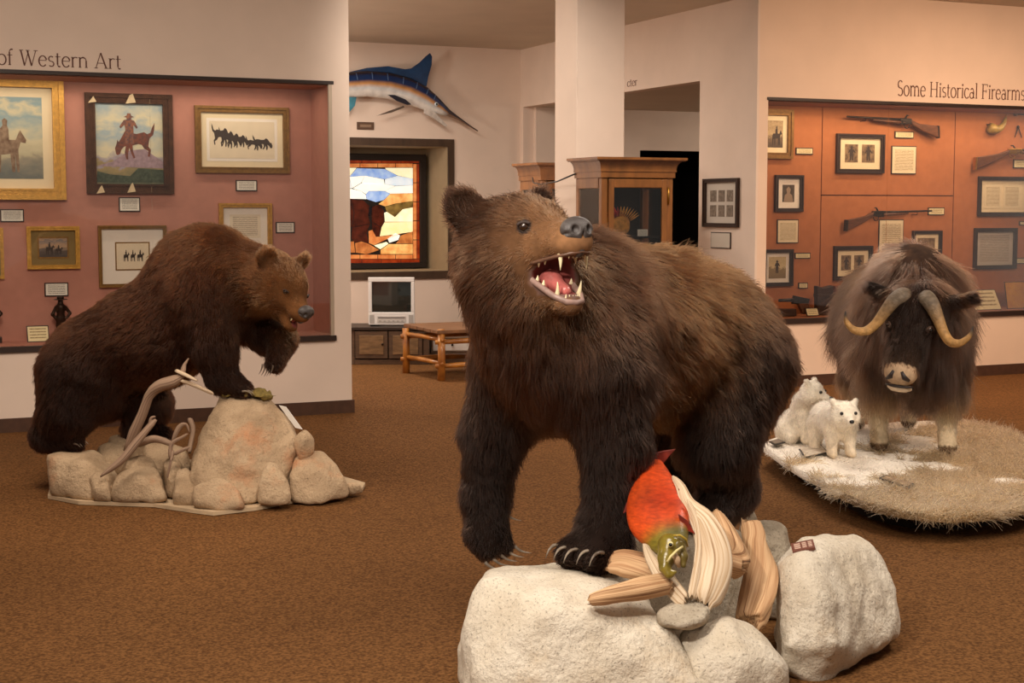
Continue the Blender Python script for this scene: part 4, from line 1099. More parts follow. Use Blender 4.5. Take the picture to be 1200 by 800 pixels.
# ---- blue marlin mount high on the back wall
def marlin():
    Y0 = BY - .14
    M = lambda x, y, e=0.0: np.array([*ony(x, y, Y0)[:1], Y0 + e, ony(x, y, Y0)[2]])
    root = thing('mounted_marlin', 'blue and silver mounted marlin with a long bill on the back wall', 'fish mount', M(450, 130, .14))
    sp = [(268, 135, 3), (290, 124, 7), (330, 110, 11), (370, 101, 13), (407, 99.5, 14), (430, 98, 14.5), (455, 100, 15), (478, 106, 15), (495, 114, 13.5), (508, 122, 10.5), (518, 128, 7), (526, 132.5, 4), (536, 138, 2.2), (548, 146, 1.3), (560, 153.5, .6)]
    sc = .0092
    V = []; tint = []; seg = 20
    pts = np.array([M(x, y) for x, y, r in sp]); tg = np.gradient(pts, axis=0)
    cb, co, cs, cw = (np.array(lin(c)) for c in ((10, 42, 88), (190, 136, 76), (196, 198, 200), (226, 222, 216)))
    cd = np.array(lin((30, 26, 40)))
    for i, (x, y, r) in enumerate(sp):
        t = tg[i] / np.linalg.norm(tg[i]); up = np.cross(np.array([0, -1., 0]), t) ; up = up / np.linalg.norm(up)
        if up[2] < 0: up = -up
        for j in range(seg):
            a = 2 * math.pi * j / seg
            V.append(pts[i] + up * math.cos(a) * r * sc + np.array([0, -1., 0]) * math.sin(a) * r * sc * .55)
            h = math.cos(a)
            c = cb * 1.0 if h > .25 else (co if h > .0 else (cs if h > -.35 else cw))
            if h > .75: c = cd
            if i >= 11: c = cd if h > -.2 else np.array(lin((120, 96, 80)))
            tint.append(c)
    n = len(sp)
    Fc = np.array([(i * seg + j, i * seg + (j + 1) % seg, (i + 1) * seg + (j + 1) % seg, (i + 1) * seg + j) for i in range(n - 1) for j in range(seg)])
    skin = attr_mat('marlin_skin', .25, var=.15, vscale=14, coat=.6)
    raw_mesh('body', V, Fc, skin, root, True, np.array(tint))
    def fin(name, poly, c, e, th=.012):
        V = [M(x, y, e) for x, y in poly]
        return MB().prism(V, (0, th, 0)).build(name, mat('fin_' + name, c, .35, var=.3, vscale=12, coat=.4), root, bevel=.003)
    fin('dorsal_fin', [(300, 112), (320, 98), (360, 89), (407, 85), (430, 79.5), (455, 77.5), (475, 81), (482, 80), (492, 73), (499, 66), (504, 62), (506.5, 66), (506, 76), (502, 90), (500, 101), (480, 98), (450, 92), (407, 92), (360, 96), (320, 106)], (12, 56, 98), .0)
    for k in range(9):
        i = 3 + k * .72; i0 = int(i); q = (pts[i0] * (1 - i + i0) + pts[i0 + 1] * (i - i0)); rr = (sp[i0][2] * (1 - i + i0) + sp[i0 + 1][2] * (i - i0)) * sc
        tt = pts[i0 + 1] - pts[i0]; tt /= np.linalg.norm(tt); uu = np.cross(np.array([0, -1., 0]), tt); uu = uu if uu[2] > 0 else -uu
        MB().tube([q + uu * math.cos(a_) * rr * 1.005 + np.array([0, -1., 0]) * math.sin(a_) * rr * .56 for a_ in np.radians((32, 45, 58, 72))], .005, 6).build('flank_bar', mat('marlin_bar', (70, 100, 140), .3, coat=.4), root, True)
    fin('pectoral_fin', [(451, 111.5), (460, 112), (472, 117), (479, 123), (474, 123.5), (462, 119)], (22, 26, 44), -.085, .006)
    fin('pelvic_fin', [(440, 136), (455, 130), (472, 124), (473, 126), (458, 132)], (90, 76, 66), -.03, .006)
    fin('lower_jaw', [(497, 127), (505, 128), (523, 147), (521, 148.5), (508, 139), (496, 133)], (200, 192, 184), -.03, .03)
    fin('anal_fin', [(404, 112), (418, 114), (416, 124), (409, 132), (402, 136)], (46, 120, 140), -.0)
    fin('tail_fin', [(276, 132), (262, 128), (246, 98), (250, 118), (254, 136), (252, 158), (240, 182), (260, 160), (276, 140)], (20, 40, 92), .0)
    MB().tube([M(430, 99, .02), M(430, 99, .14)], .02, 8).build('bracket', mat('bracket_dark', (60, 50, 44), .5), root)
    e = M(508.5, 122.5, -.07)
    MB().ball(e, (.022, .014, .022)).build('eye', mat('marlin_eye', (200, 214, 224), .15), root, True)
    MB().ball(e + [0, -.011, 0], (.012, .006, .012)).build('pupil', mat('eye_black', (12, 10, 10), .1), root, True)
marlin()
u = PB.rect(418, 143, 438, 152)
t = thing('name_plaque', 'small dark plaque on the wall under the marlin', 'plaque', PB.P((u[0] + u[1]) / 2, u[2]))
PB.box(a := MB(), *u, .001, .012); a.build('board', mat('plaque_brown', (92, 68, 52), .5), t, bevel=.002)
PB.box(a := MB(), u[0] + .03, u[1] - .03, u[2] + .025, u[3] - .025, .002, .014); a.build('print', sheet_mat('plaque_print', (120, 94, 74), (170, 146, 122), 4, margin=.05), t)

# ---- television on a low stand, log bench (turned to face the visitors)
def V3(x, y_floor, d, r=0, e=0, z=0):
    """point at image column x, distance d, then r along the picture plane and e deeper"""
    return atd(x, 0, d) * [1, 1, 0] + RT * r + DP * e + np.array([0, 0, z])
so = atd(452, 400, 14.45); so[2] = 0
def rbox(mb, o, r0, r1, e0, e1, z0, z1):
    P = [o + RT * a + DP * b + np.array([0, 0, c]) for c in (z0, z1) for a, b in ((r0, e0), (r1, e0), (r1, e1), (r0, e1))]
    return mb.hexa(P)
swood = mat('stand_wood', (86, 64, 46), .55, var=.25, vscale=12, stretch=(1, 1, 4))
t = thing('tv_stand', 'low weathered wood stand with a panelled door under the television', 'stand', so)
rbox(MB(), so, -.42, .44, -.02, .5, .335, .365).build('top', mat('stand_top', (52, 42, 36), .4), t, bevel=.004)
rbox(rbox(rbox(rbox(MB(), so, -.38, -.30, 0, .48, .0, .335), so, .36, .42, 0, .48, 0, .335), so, -.30, .36, .44, .48, 0, .335), so, -.30, .36, 0, .46, 0, .05).build('carcass', swood, t, bevel=.004)
d = rbox(MB(), so, -.295, .02, -.012, .012, .06, .325).build('door', swood, t, bevel=.004)
rbox(MB(), so, -.255, -.02, -.018, -.01, .10, .285).build('door_panel', mat('stand_panel', (120, 92, 62), .5, var=.3, vscale=10, stretch=(1, 1, 5)), d, bevel=.003)
d = rbox(MB(), so, .03, .355, -.012, .012, .06, .325).build('door', swood, t, bevel=.004)
rbox(MB(), so, .07, .315, -.018, -.01, .10, .285).build('door_panel', MATS['stand_panel'], d, bevel=.003)
MB().ball(so + DP * -.025 + RT * -.03 + np.array([0, 0, .2]), .012).build('knob', bronze, d, True)
to = atd(459, 400, 14.55); to[2] = .366
t = thing('television', 'silver white tube television on the low wood stand', 'television', to)
silver = mat('tv_silver', (214, 210, 206), .35, var=.02)
w, h = .225, .475
P = [to + RT * a + DP * b + np.array([0, 0, c]) for (a, b, c) in ((-w, .03, .012), (w, .03, .012), (w * .75, .42, .05), (-w * .75, .42, .05), (-w, .03, h), (w, .03, h), (w * .7, .42, h * .82), (-w * .7, .42, h * .82))]
MB().hexa(P).build('housing', mat('tv_shell', (150, 140, 130), .5), t, bevel=.01)
b = MB(); rbox(b, to, -w, w, 0, .04, h - .045, h); rbox(b, to, -w, w, 0, .04, 0.012, .135); rbox(b, to, -w, -w + .035, 0, .04, .135, h - .045); rbox(b, to, w - .035, w, 0, .04, .135, h - .045)
b.build('bezel', silver, t, bevel=.006)
gx = np.linspace(-1, 1, 9); V = []; 
for a in gx:
    for c in gx:
        V.append(to + RT * a * (w - .033) + DP * (.012 + .016 * (a * a + c * c) / 2) + np.array([0, 0, (.135 + h - .045) / 2 + c * (h - .18) / 2]))
Fc = [(i * 9 + j, (i + 1) * 9 + j, (i + 1) * 9 + j + 1, i * 9 + j + 1) for i in range(8) for j in range(8)]
raw_mesh('screen', V, Fc, mat('tv_screen', (34, 38, 36), .08, spec=.6, coat=.3), t, True)
rbox(MB(), to, -.14, .14, -.004, .01, .035, .10).build('control_strip', mat('tv_strip', (188, 182, 176), .4), t, bevel=.003)
rbox(MB(), to, -.13, .13, -.0055, .0, .076, .09).build('tape_slot', mat('tv_slot', (120, 114, 110), .4), t)
for k in range(6):
    rbox(MB(), to, -.12 + .043 * k, -.10 + .043 * k, -.007, .0, .046, .056).build('button', mat('tv_button', (150, 144, 138), .4), t)
for s in (-1, 1):
    rbox(MB(), to, s * .19 - .022, s * .19 + .022, -.003, .01, .03, .11).build('speaker', mat('tv_grille', (170, 164, 158), .6, bump=.5, bscale=400), t)
    rbox(MB(), to, s * .17 - .04, s * .17 + .04, .02, .3, 0, .014).build('foot', velvet, t)
dvd = atd(524, 400, 14.6); dvd[2] = 0
t = thing('media_cabinet', 'low cabinet with a white drawer beside the television stand', 'cabinet', dvd)
rbox(MB(), dvd, -.16, .3, 0, .4, 0, .12).build('carcass', swood, t, bevel=.004)
rbox(MB(), dvd, -.16, .3, .0, .4, .235, .25).build('top', swood, t, bevel=.004)
dr = rbox(MB(), dvd, -.14, .28, .0, .38, .12, .235).build('drawer', mat('drawer_white', (216, 208, 200), .5), t, bevel=.006)
MB().ball(dvd + np.array([0, 0, .18]) + RT * .05 - DP * .008, .012).build('knob', velvet, dr, True)

lodge = mat('lodgepole_yellow', (190, 126, 50), .4, var=.3, vscale=9, coat=.4, rgb2=(140, 84, 34))
A0 = onz(517, 446); B0 = onz(476, 437)
bd = np.array([.66, 0, 0])
t = thing('log_bench', 'rustic bench of peeled yellow log legs with a plank top', 'bench', (A0 + B0 + bd) / 2 * [1, 1, 0])
corners = [A0, B0, A0 + bd, B0 + bd]
for c in corners:
    MB().tube([c, c + [0.004, 0, .2], c + [0, 0, .455 if c is A0 else .414]], [.036, .034, .034], 12, wob=.12).build('leg', lodge, t, True)
def rail(a, b, z, r=.024):
    MB().tube([a + [0, 0, z], (a + b) / 2 + [0, 0, z + .006], b + [0, 0, z]], [r * .8, r, r * .8], 10, wob=.15).build('rail', lodge, t, True)
ex = np.array([.05, 0, 0]); ey = np.array([0, .05, 0])
for z in (.13, .34):
    rail(A0 - ey, B0 + ey, z + .02, .022); rail(A0 - ex, A0 + bd + ex, z, .026); rail(B0 - ex, B0 + bd + ex, z, .026); rail(A0 + bd - ey, B0 + bd + ey, z + .02, .022)
bw = mat('bench_plank', (120, 84, 56), .5, var=.3, vscale=9, stretch=(1, 6, 1))
for k in range(5):
    y0 = A0[1] - .04 + k * .172
    MB().box((A0[0] - .05, y0, .415), (A0[0] + .71, y0 + .166, .448)).build('plank', bw, t, bevel=.006)

# ================================================================== ANIMALS
class Beast:
    """one continuous skin blended from limbs and masses, each with its own lie, length and colour of coat"""
    def __init__(s, vox):
        s.S = Solid(vox); s.meta = []; s.carve = []
    def cone(s, a, b, ra, rb, flow, ln, col, k=.06):
        a, b = np.array(a, float), np.array(b, float)
        s.S.cone(a, b, ra, rb, k); s.meta.append((lambda P: d_cone(P, a, b, ra, rb), np.array(flow, float), ln, np.array(lin(col))))
    def ell(s, c, r, flow, ln, col, k=.06, R=None):
        c = np.array(c, float)
        s.S.ell(c, r, R, k); s.meta.append((lambda P: d_ell(P, c, r, R), np.array(flow, float), ln, np.array(lin(col))))
    def cut_cone(s, a, b, ra, rb, k=.02):
        a, b = np.array(a, float), np.array(b, float)
        s.S.cone(a, b, ra, rb, k, True); s.carve.append(lambda P: d_cone(P, a, b, ra, rb))
    def cut_ell(s, c, r, R=None, k=.015, mouth=True):
        c = np.array(c, float)
        s.S.ell(c, r, R, k, True)
        if mouth: s.carve.append(lambda P: d_ell(P, c, r, R))
    def blend(s, P, sig=.045):
        W = np.stack([np.clip(m[0](P), -.05, 1) for m in s.meta], 1)
        W = np.exp(-(W - W.min(1, keepdims=True)) / sig); W /= W.sum(1, keepdims=True)
        fl = W @ np.array([m[1] for m in s.meta]); ln = W @ np.array([m[2] for m in s.meta]); col = W @ np.array([m[3] for m in s.meta])
        return fl, ln, col
    def inside_cut(s, P, m=.006):
        if not s.carve: return np.zeros(len(P), bool)
        return np.min([c(P) for c in s.carve], 0) < m

def bear_head(Bt, o, R, sc=1.0, op=42.0, face=(74, 50, 34), tan=(150, 104, 66), eard=(52, 38, 30), brow=None):
    """head frame: x to the nose, y to the animal's left, z to the crown. Returns a mapper"""
    H = lambda x, y, z: o + R @ (np.array([x, y, z]) * sc)
    D = lambda x, y, z: R @ np.array([x, y, z])
    back = D(-1, 0, .1)
    mix = tuple((np.array(face) + np.array(tan)) / 2)
    Bt.ell(H(-.02, 0, .02), np.array([.165, .155, .135]) * sc, back, .035 * sc, face, .05, R)
    Bt.ell(H(.075, 0, .05), np.array([.095, .095, .07]) * sc, back, .018 * sc, brow or mix, .04, R)
    for s in (-1, 1):
        Bt.ell(H(-.005, .085 * s, -.055), np.array([.125, .08, .095]) * sc, D(-1, .35 * s, -.3), .045 * sc, face, .05, R)
        Bt.ell(H(.10, .05 * s, -.02), np.array([.06, .045, .05]) * sc, back, .012 * sc, tan, .03, R)
        er = R @ rotm((.9, .30 * s, .1))
        Bt.ell(H(-.055, .135 * s, .125), np.array([.03, .058, .062]) * sc, D(-.5, .3 * s, 1), .028 * sc, eard, .025, er)
        Bt.cut_ell(H(-.022, .142 * s, .132), np.array([.022, .036, .042]) * sc, er, .01, False)
    Bt.cone(H(.10, 0, -.004), H(.235, 0, -.018), .080 * sc, .054 * sc, back, .008 * sc, tan, .045)
    Bt.ell(H(.235, 0, -.030), np.array([.05, .058, .034]) * sc, back, .005 * sc, tan, .03, R)
    Bt.ell(H(-.05, 0, -.13), np.array([.12, .11, .09]) * sc, D(-1, 0, -.6), .05 * sc, face, .06, R)
    a = math.radians(op); ca, sa = math.cos(a), math.sin(a)
    J = lambda x, y, z: H(.015 + x * ca + z * sa, y, -.060 - x * sa + z * ca)
    Bt.cone(J(.0, 0, -.02), J(.222, 0, -.006), .074 * sc, .033 * sc, D(-1, 0, -.2), .012 * sc, mix, .035)
    Bt.ell(J(.208, 0, -.008), np.array([.036, .046, .024]) * sc, D(-1, 0, 0), .006 * sc, tan, .02, R @ rotm((ca, 0, -sa)))
    m0, m1 = H(.045, 0, -.118), (H(.25, 0, -.085) + J(.2, 0, .03)) / 2
    if op > 20:
        m0, m1 = H(.03, 0, -.085), (H(.27, 0, -.076) + J(.25, 0, .035)) / 2
        for s in (-1, 1):
            Bt.cut_cone(m0 + D(0, .022 * s, 0) * sc, m1 + D(0, .016 * s, 0) * sc, .036 * sc, .046 * sc, .012)
        Bt.cut_ell(H(.17, 0, -.070), np.array([.085, .044, .020]) * sc, R, .008)
        Bt.cut_ell(J(.13, 0, .026), np.array([.085, .040, .026]) * sc, R @ rotm((ca, 0, -sa)), .008)
    else:
        Bt.cut_cone(H(.06, 0, -.080), (H(.27, 0, -.072) + J(.22, 0, .02)) / 2, .012 * sc, .020 * sc, .01)
    return H, D, J

def bear_face_parts(root, H, D, J, R, sc, op, skin, eye_c=(40, 24, 14), nose_c=(74, 68, 66), ns=1.25):
    S = Solid(.004 * max(1, sc))
    n_ = sc * ns; NH = lambda x, y, z: H(.268 + (x - .268) * ns, y * ns, z * ns)
    S.ell(NH(.268, 0, .004), np.array([.030, .046, .034]) * n_, R, .012)
    S.ell(NH(.262, 0, -.03), np.array([.024, .022, .034]) * n_, R, .014)
    for s in (-1, 1):
        S.ell(NH(.296, .021 * s, .002), np.array([.014, .0105, .012]) * n_, R, .004, True)
        S.ell(NH(.285, .042 * s, -.006), np.array([.016, .009, .005]) * n_, R, .004, True)
    S.ell(NH(.292, 0, -.026), np.array([.010, .0025, .030]) * n_, R, .003, True)
    P, Q, N = S.mesh()
    raw_mesh('nose', P, Q, mat('nose_leather', nose_c, .38, var=.15, vscale=60, bump=.3, bscale=260, spec=.5), root, True)
    lid = mat('eyelid_dark', (60, 46, 40), .7)
    for s in (-1, 1):
        e = eye_at(skin, H, s)
        o = MB().ball(e - (er_ := R @ np.array([.7, .6 * s, .2])) * .003, .0135 * sc).build('eye', mat('bear_eye', eye_c, .05, spec=.8, coat=1.0), root, True)
        er = R @ rotm((.72, .62 * s, .25))
        arc = [e + er @ (np.array([.007, .017 * math.cos(t), .0095 * math.sin(t)]) * sc) for t in np.linspace(.05 * math.pi, .95 * math.pi, 14)]
        MB().tube(arc, np.array([.002] + [.004] * 12 + [.002]) * sc, 8).build('eyelid', lid, o, True)

def eye_at(skin, H, s):
    P, N = skin
    i = np.argmin(np.linalg.norm(P - H(.138, .070 * s, .040), axis=1))
    return P[i] + N[i] * .002

def curved(p, d0, d1, L, n=7):
    """points of a claw or horn that starts along d0 and ends along d1"""
    d0, d1 = np.array(d0, float), np.array(d1, float)
    d0 /= np.linalg.norm(d0); d1 /= np.linalg.norm(d1)
    pts = [np.array(p, float)]
    for i in range(n - 1):
        t = (i + .5) / (n - 1); d = d0 * (1 - t) + d1 * t; d /= np.linalg.norm(d)
        pts.append(pts[-1] + d * L / (n - 1))
    return pts

claw_m = mat('claw_horn', (150, 136, 118), .35, var=.3, vscale=30, rgb2=(84, 72, 62), coat=.2)
tooth_m = mat('ivory_tooth', (238, 222, 180), .3, var=.08, vscale=60, coat=.3)
gum_m = mat('wet_pink', (190, 104, 98), .25, var=.2, vscale=40, coat=.5)
fur_m = hair_mat('brown_fur_strands', .42)
skin_m = attr_mat('furred_skin', .9, var=.2, vscale=40, spec=.1)

def finish(Bt, root, count, r0, tintfix=None, lenf=None, colf=None, densf=None, dark=.55, mouth=(122, 62, 58), name='fur', mesh=None, **kw):
    P, Q, N = mesh or Bt.S.mesh()
    fl, ln, col = Bt.blend(P)
    t = col * dark
    if colf is not None:
        t = colf(P, N, col) * dark
    cut = Bt.inside_cut(P, .004)
    t[cut] = np.array(lin(mouth))
    if tintfix is not None:
        t = tintfix(P, N, t, cut)
    raw_mesh('body', P, Q, skin_m, root, True, t)
    def attr(p, n):
        fl, ln, col = Bt.blend(p)
        dens = np.where(Bt.inside_cut(p, .010), 0.0, 1.0)
        if densf is not None: dens = dens * densf(p, n)
        if lenf is not None: ln = lenf(p, n, ln)
        if colf is not None: col = colf(p, n, col)
        return fl, ln, col, dens
    return fur(name, root, P, Q, N, count, attr, kw.pop('material', fur_m), r0=r0, **kw)

# ------------------------------------------------------------------ the roaring bear
def frame2(r, d, fr, fd):
    """plan frame: r to the right and d away from the visitor; forward direction (fr, fd)"""
    n = math.hypot(fr, fd); f = (RT * fr + DP * fd) / n
    l = np.array([-f[1], f[0], 0]); o = RT * r + DP * d
    return (lambda x, y, z: o + f * x + l * y + np.array([0, 0, z])), f, l

def roaring_bear():
    W, f, l = frame2(.43, 5.2, -.68, -.73)
    root = thing('brown_bear', 'roaring dark brown bear standing on pale rocks with a red salmon below', 'bear', W(.1, 0, .36))
    Bt = Beast(.013)
    up = np.array([0, 0, 1.]); dn = -up; bk = -f
    body, flank, leg, chest = (82, 56, 36), (106, 75, 46), (48, 37, 32), (72, 50, 38)
    bd = bk * .8 + dn * .7
    Rf = rotm(f)
    Bt.ell(W(-.41, 0, .98), (.26, .27, .29), bk * .6 + dn * .8, .06, (66, 44, 28), .1, Rf)
    Bt.ell(W(-.455, 0, .90), (.22, .235, .27), bk * .3 + dn, .06, (54, 37, 26), .1, Rf)
    Bt.ell(W(-.08, 0, 1.06), (.46, .29, .305), bd, .07, flank, .1, Rf)
    Bt.ell(W(.30, 0, 1.06), (.29, .275, .29), bk * .5 + dn, .07, body, .1, Rf)
    Bt.ell(W(.24, 0, 1.225), (.28, .18, .165), bd, .06, body, .1, Rf)
    Bt.ell(W(.44, 0, 1.03), (.17, .22, .20), dn + bk * .2, .07, chest, .1, Rf)
    Bt.cone(W(.34, 0, 1.17), W(.56, -.02, 1.32), .255, .185, bk * .7 + dn * .5, .065, chest, .1)
    Bt.cone(W(.48, 0, 1.10), W(.60, .02, 1.23), .20, .155, dn + bk * .3, .06, chest, .1)
    for s in (-1, 1):
        Bt.ell(W(.36, .165 * s, 1.0), (.19, .13, .24), dn + bk * .4, .06, (60, 42, 30), .08, Rf)
    for s, el, wr in ((1, (.38, .225, .75), (.43, .225, .50)), (-1, (.47, -.235, .75), (.475, -.265, .52))):
        Bt.cone(W(.40, .19 * s, .96), W(*el), .155, .102, dn, .05, leg, .07)
        Bt.cone(W(*el), W(*wr), .100, .076, dn + bk * .2, .042, leg, .05)
    LW, RW = W(.43, .225, .50), W(.475, -.265, .52)
    Bt.cone(LW, W(.48, .235, .445), .075, .072, dn, .032, leg, .04)
    Bt.cone(W(.45, .20, .425), W(.57, .20, .415), .062, .052, f, .018, leg, .04); Bt.cone(W(.45, .28, .425), W(.56, .285, .415), .062, .052, f, .018, leg, .04)
    pf = f * .35 + RT * .25 + dn * .85; pf /= np.linalg.norm(pf)
    rp = RW + pf * .12
    Bt.cone(RW, rp, .074, .066, dn, .032, leg, .04)
    for q in (-.04, .035):
        Bt.cone(rp + f * q, rp + f * q + (pf + RT * .5) * .045, .05, .042, dn, .018, leg, .03)
    for s, hp, kn, an, ft in ((1, (-.36, .155, .94), (-.20, .21, .68), (-.31, .20, .50), (-.17, .20, .42)), (-1, (-.46, -.15, .92), (-.42, -.20, .68), (-.58, -.20, .50), (-.42, -.20, .42))):
        Bt.cone(W(*hp), W(*kn), .225, .128, dn + bk * .2, .055, (46, 33, 26), .08)
        Bt.cone(W(*kn), W(*an), .122, .088, dn, .045, leg, .06)
        Bt.cone(W(*an), W(*ft), .082, .07, dn + f * .3, .035, leg, .05)
    g = RT * .56 - DP * .81 + up * .19; g /= np.linalg.norm(g)
    R = rotm(g, up + RT * -.02)
    ho = atd(610, 291, 4.74); hs = 1.12; OP = 33
    H, D, J = bear_head(Bt, ho, R, hs, OP, face=(70, 48, 36), tan=(224, 180, 136), brow=(98, 70, 52))
    Bt.cone(W(.55, -.01, 1.26), ho + R @ np.array([-.05, 0, -.02]), .20, .155, bk * .3 + dn, .055, (70, 47, 32), .08)
    def colf(p, n, c):
        # golden guard hair on the flank side, streaked
        st = vnoise(p * [1, 1, .35], 26, 5)
        return np.array([.62, .50, .42]) * c * (1 + .28 * st)[:, None]
    def tf(P, N, t, cut):
        lip = Bt.inside_cut(P, .014) & ~cut
        q = (P - ho) @ R / hs
        t[lip & (q[:, 0] > .02)] = np.array(lin((110, 84, 76)))
        t[np.min([np.linalg.norm(P - e, axis=1) for e in eyes], 0) < .026] = np.array(lin((44, 36, 34)))
        return t
    def densf(p, n):
        q = (p - ho) @ R / hs
        eye = np.min([np.linalg.norm(p - e, axis=1) for e in eyes], 0) < .017
        nose = (q[:, 0] > .252) & (q[:, 2] > -.05)
        lip = Bt.inside_cut(p, .02) & (q[:, 0] > .0) & (q[:, 2] < -.03)
        return np.where(eye | nose | lip, 0., 1.)
    mesh = Bt.S.mesh()
    eyes = [eye_at((mesh[0], mesh[2]), H, s) for s in (-1, 1)]
    finish(Bt, root, 230000, .00105, tf, None, colf, densf, mesh=mesh, lift=.42, wild=.16, clump=.34)
    bear_face_parts(root, H, D, J, R, hs, OP, (mesh[0], mesh[2]), ns=1.1)
    # mouth: tongue, palate ridge, teeth
    S = Solid(.005); S.cone(H(.03, 0, -.105), J(.12, 0, .020), .030, .030, .02); S.cone(J(.12, 0, .020), J(.19, 0, .018), .028, .018, .02)
    P, Q, N = S.mesh(); raw_mesh('tongue', P, Q, gum_m, root, True)
    for nm, pts, r, m in (('lower_lip', [J(.0, -.078, .035), J(.06, -.072, .026), J(.13, -.058, .016), J(.20, -.046, .010), J(.238, -.025, .008), J(.246, 0, .008), J(.238, .025, .008), J(.20, .046, .010), J(.13, .058, .016), J(.06, .072, .026), J(.0, .078, .035)], .010, mat('lip_grey_pink', (150, 122, 112), .4, var=.2, vscale=40)),
                          ('upper_lip', [H(.04, -.078, -.061), H(.10, -.074, -.064), H(.17, -.064, -.062), H(.23, -.052, -.060), H(.268, -.03, -.058), H(.278, 0, -.056), H(.268, .03, -.058), H(.23, .052, -.060), H(.17, .064, -.062), H(.10, .074, -.064), H(.04, .078, -.061)], .0055, mat('lip_dark', (104, 74, 58), .4, var=.2, vscale=40))):
        MB().tube(pts, r, 8).build(nm, m, root, True)
    def tooth(p, d, L, r):
        MB().tube(curved(p, d, np.array(d) + D(-.35, 0, 0), L, 5), np.linspace(r, r * .12, 5), 8).build('tooth', tooth_m, root, True)
    jd = R @ np.array([math.sin(math.radians(OP)), 0, math.cos(math.radians(OP))])
    for s in (-1, 1):
        tooth(H(.238, .042 * s, -.054), D(.05, .05 * s, -1), .050, .0095)
        tooth(J(.205, .036 * s, .010), jd + D(0, .1 * s, 0), .046, .0092)
        for k in range(3):
            tooth(H(.265 - .004 * k, (.006 + .0105 * k) * s, -.053), D(0, 0, -1), .020, .0055)
            tooth(J(.235 - .004 * k, (.005 + .009 * k) * s, .010), jd, .017, .005)
            tooth(H(.18 - .03 * k, .052 * s, -.056 - .002 * k), D(0, 0, -1), .020, .008)
            tooth(J(.15 - .03 * k, .047 * s, .018), jd, .018, .0075)
    # claws
    def claw(p, d0, d1, L=.075, r=.0085):
        MB().tube(curved(p, d0, d1, L), np.linspace(r, .001, 7), 8, flat=.75).build('claw', claw_m, root, True)
    for k in range(5):
        y = .165 + .042 * k
        x = .605 - .012 * abs(k - 1.5)
        claw(W(x, y, .44), f * .95 + up * .35, f * .35 + dn, .082)
    for k in range(5):
        b = rp + f * (-.07 + .036 * k) + pf * (.055 + .008 * k) + RT * .045
        claw(b, pf + RT * .9, RT + up * .05, .066)
    claw(RW + RT * .07 + dn * .05 + f * .02, RT + dn * .8, RT + dn * .15, .07)
    for k in range(5):
        claw(W(-.12, .145 + .034 * k, .42), f, f * .6 + dn, .05, .007)
    return root
roaring_bear()

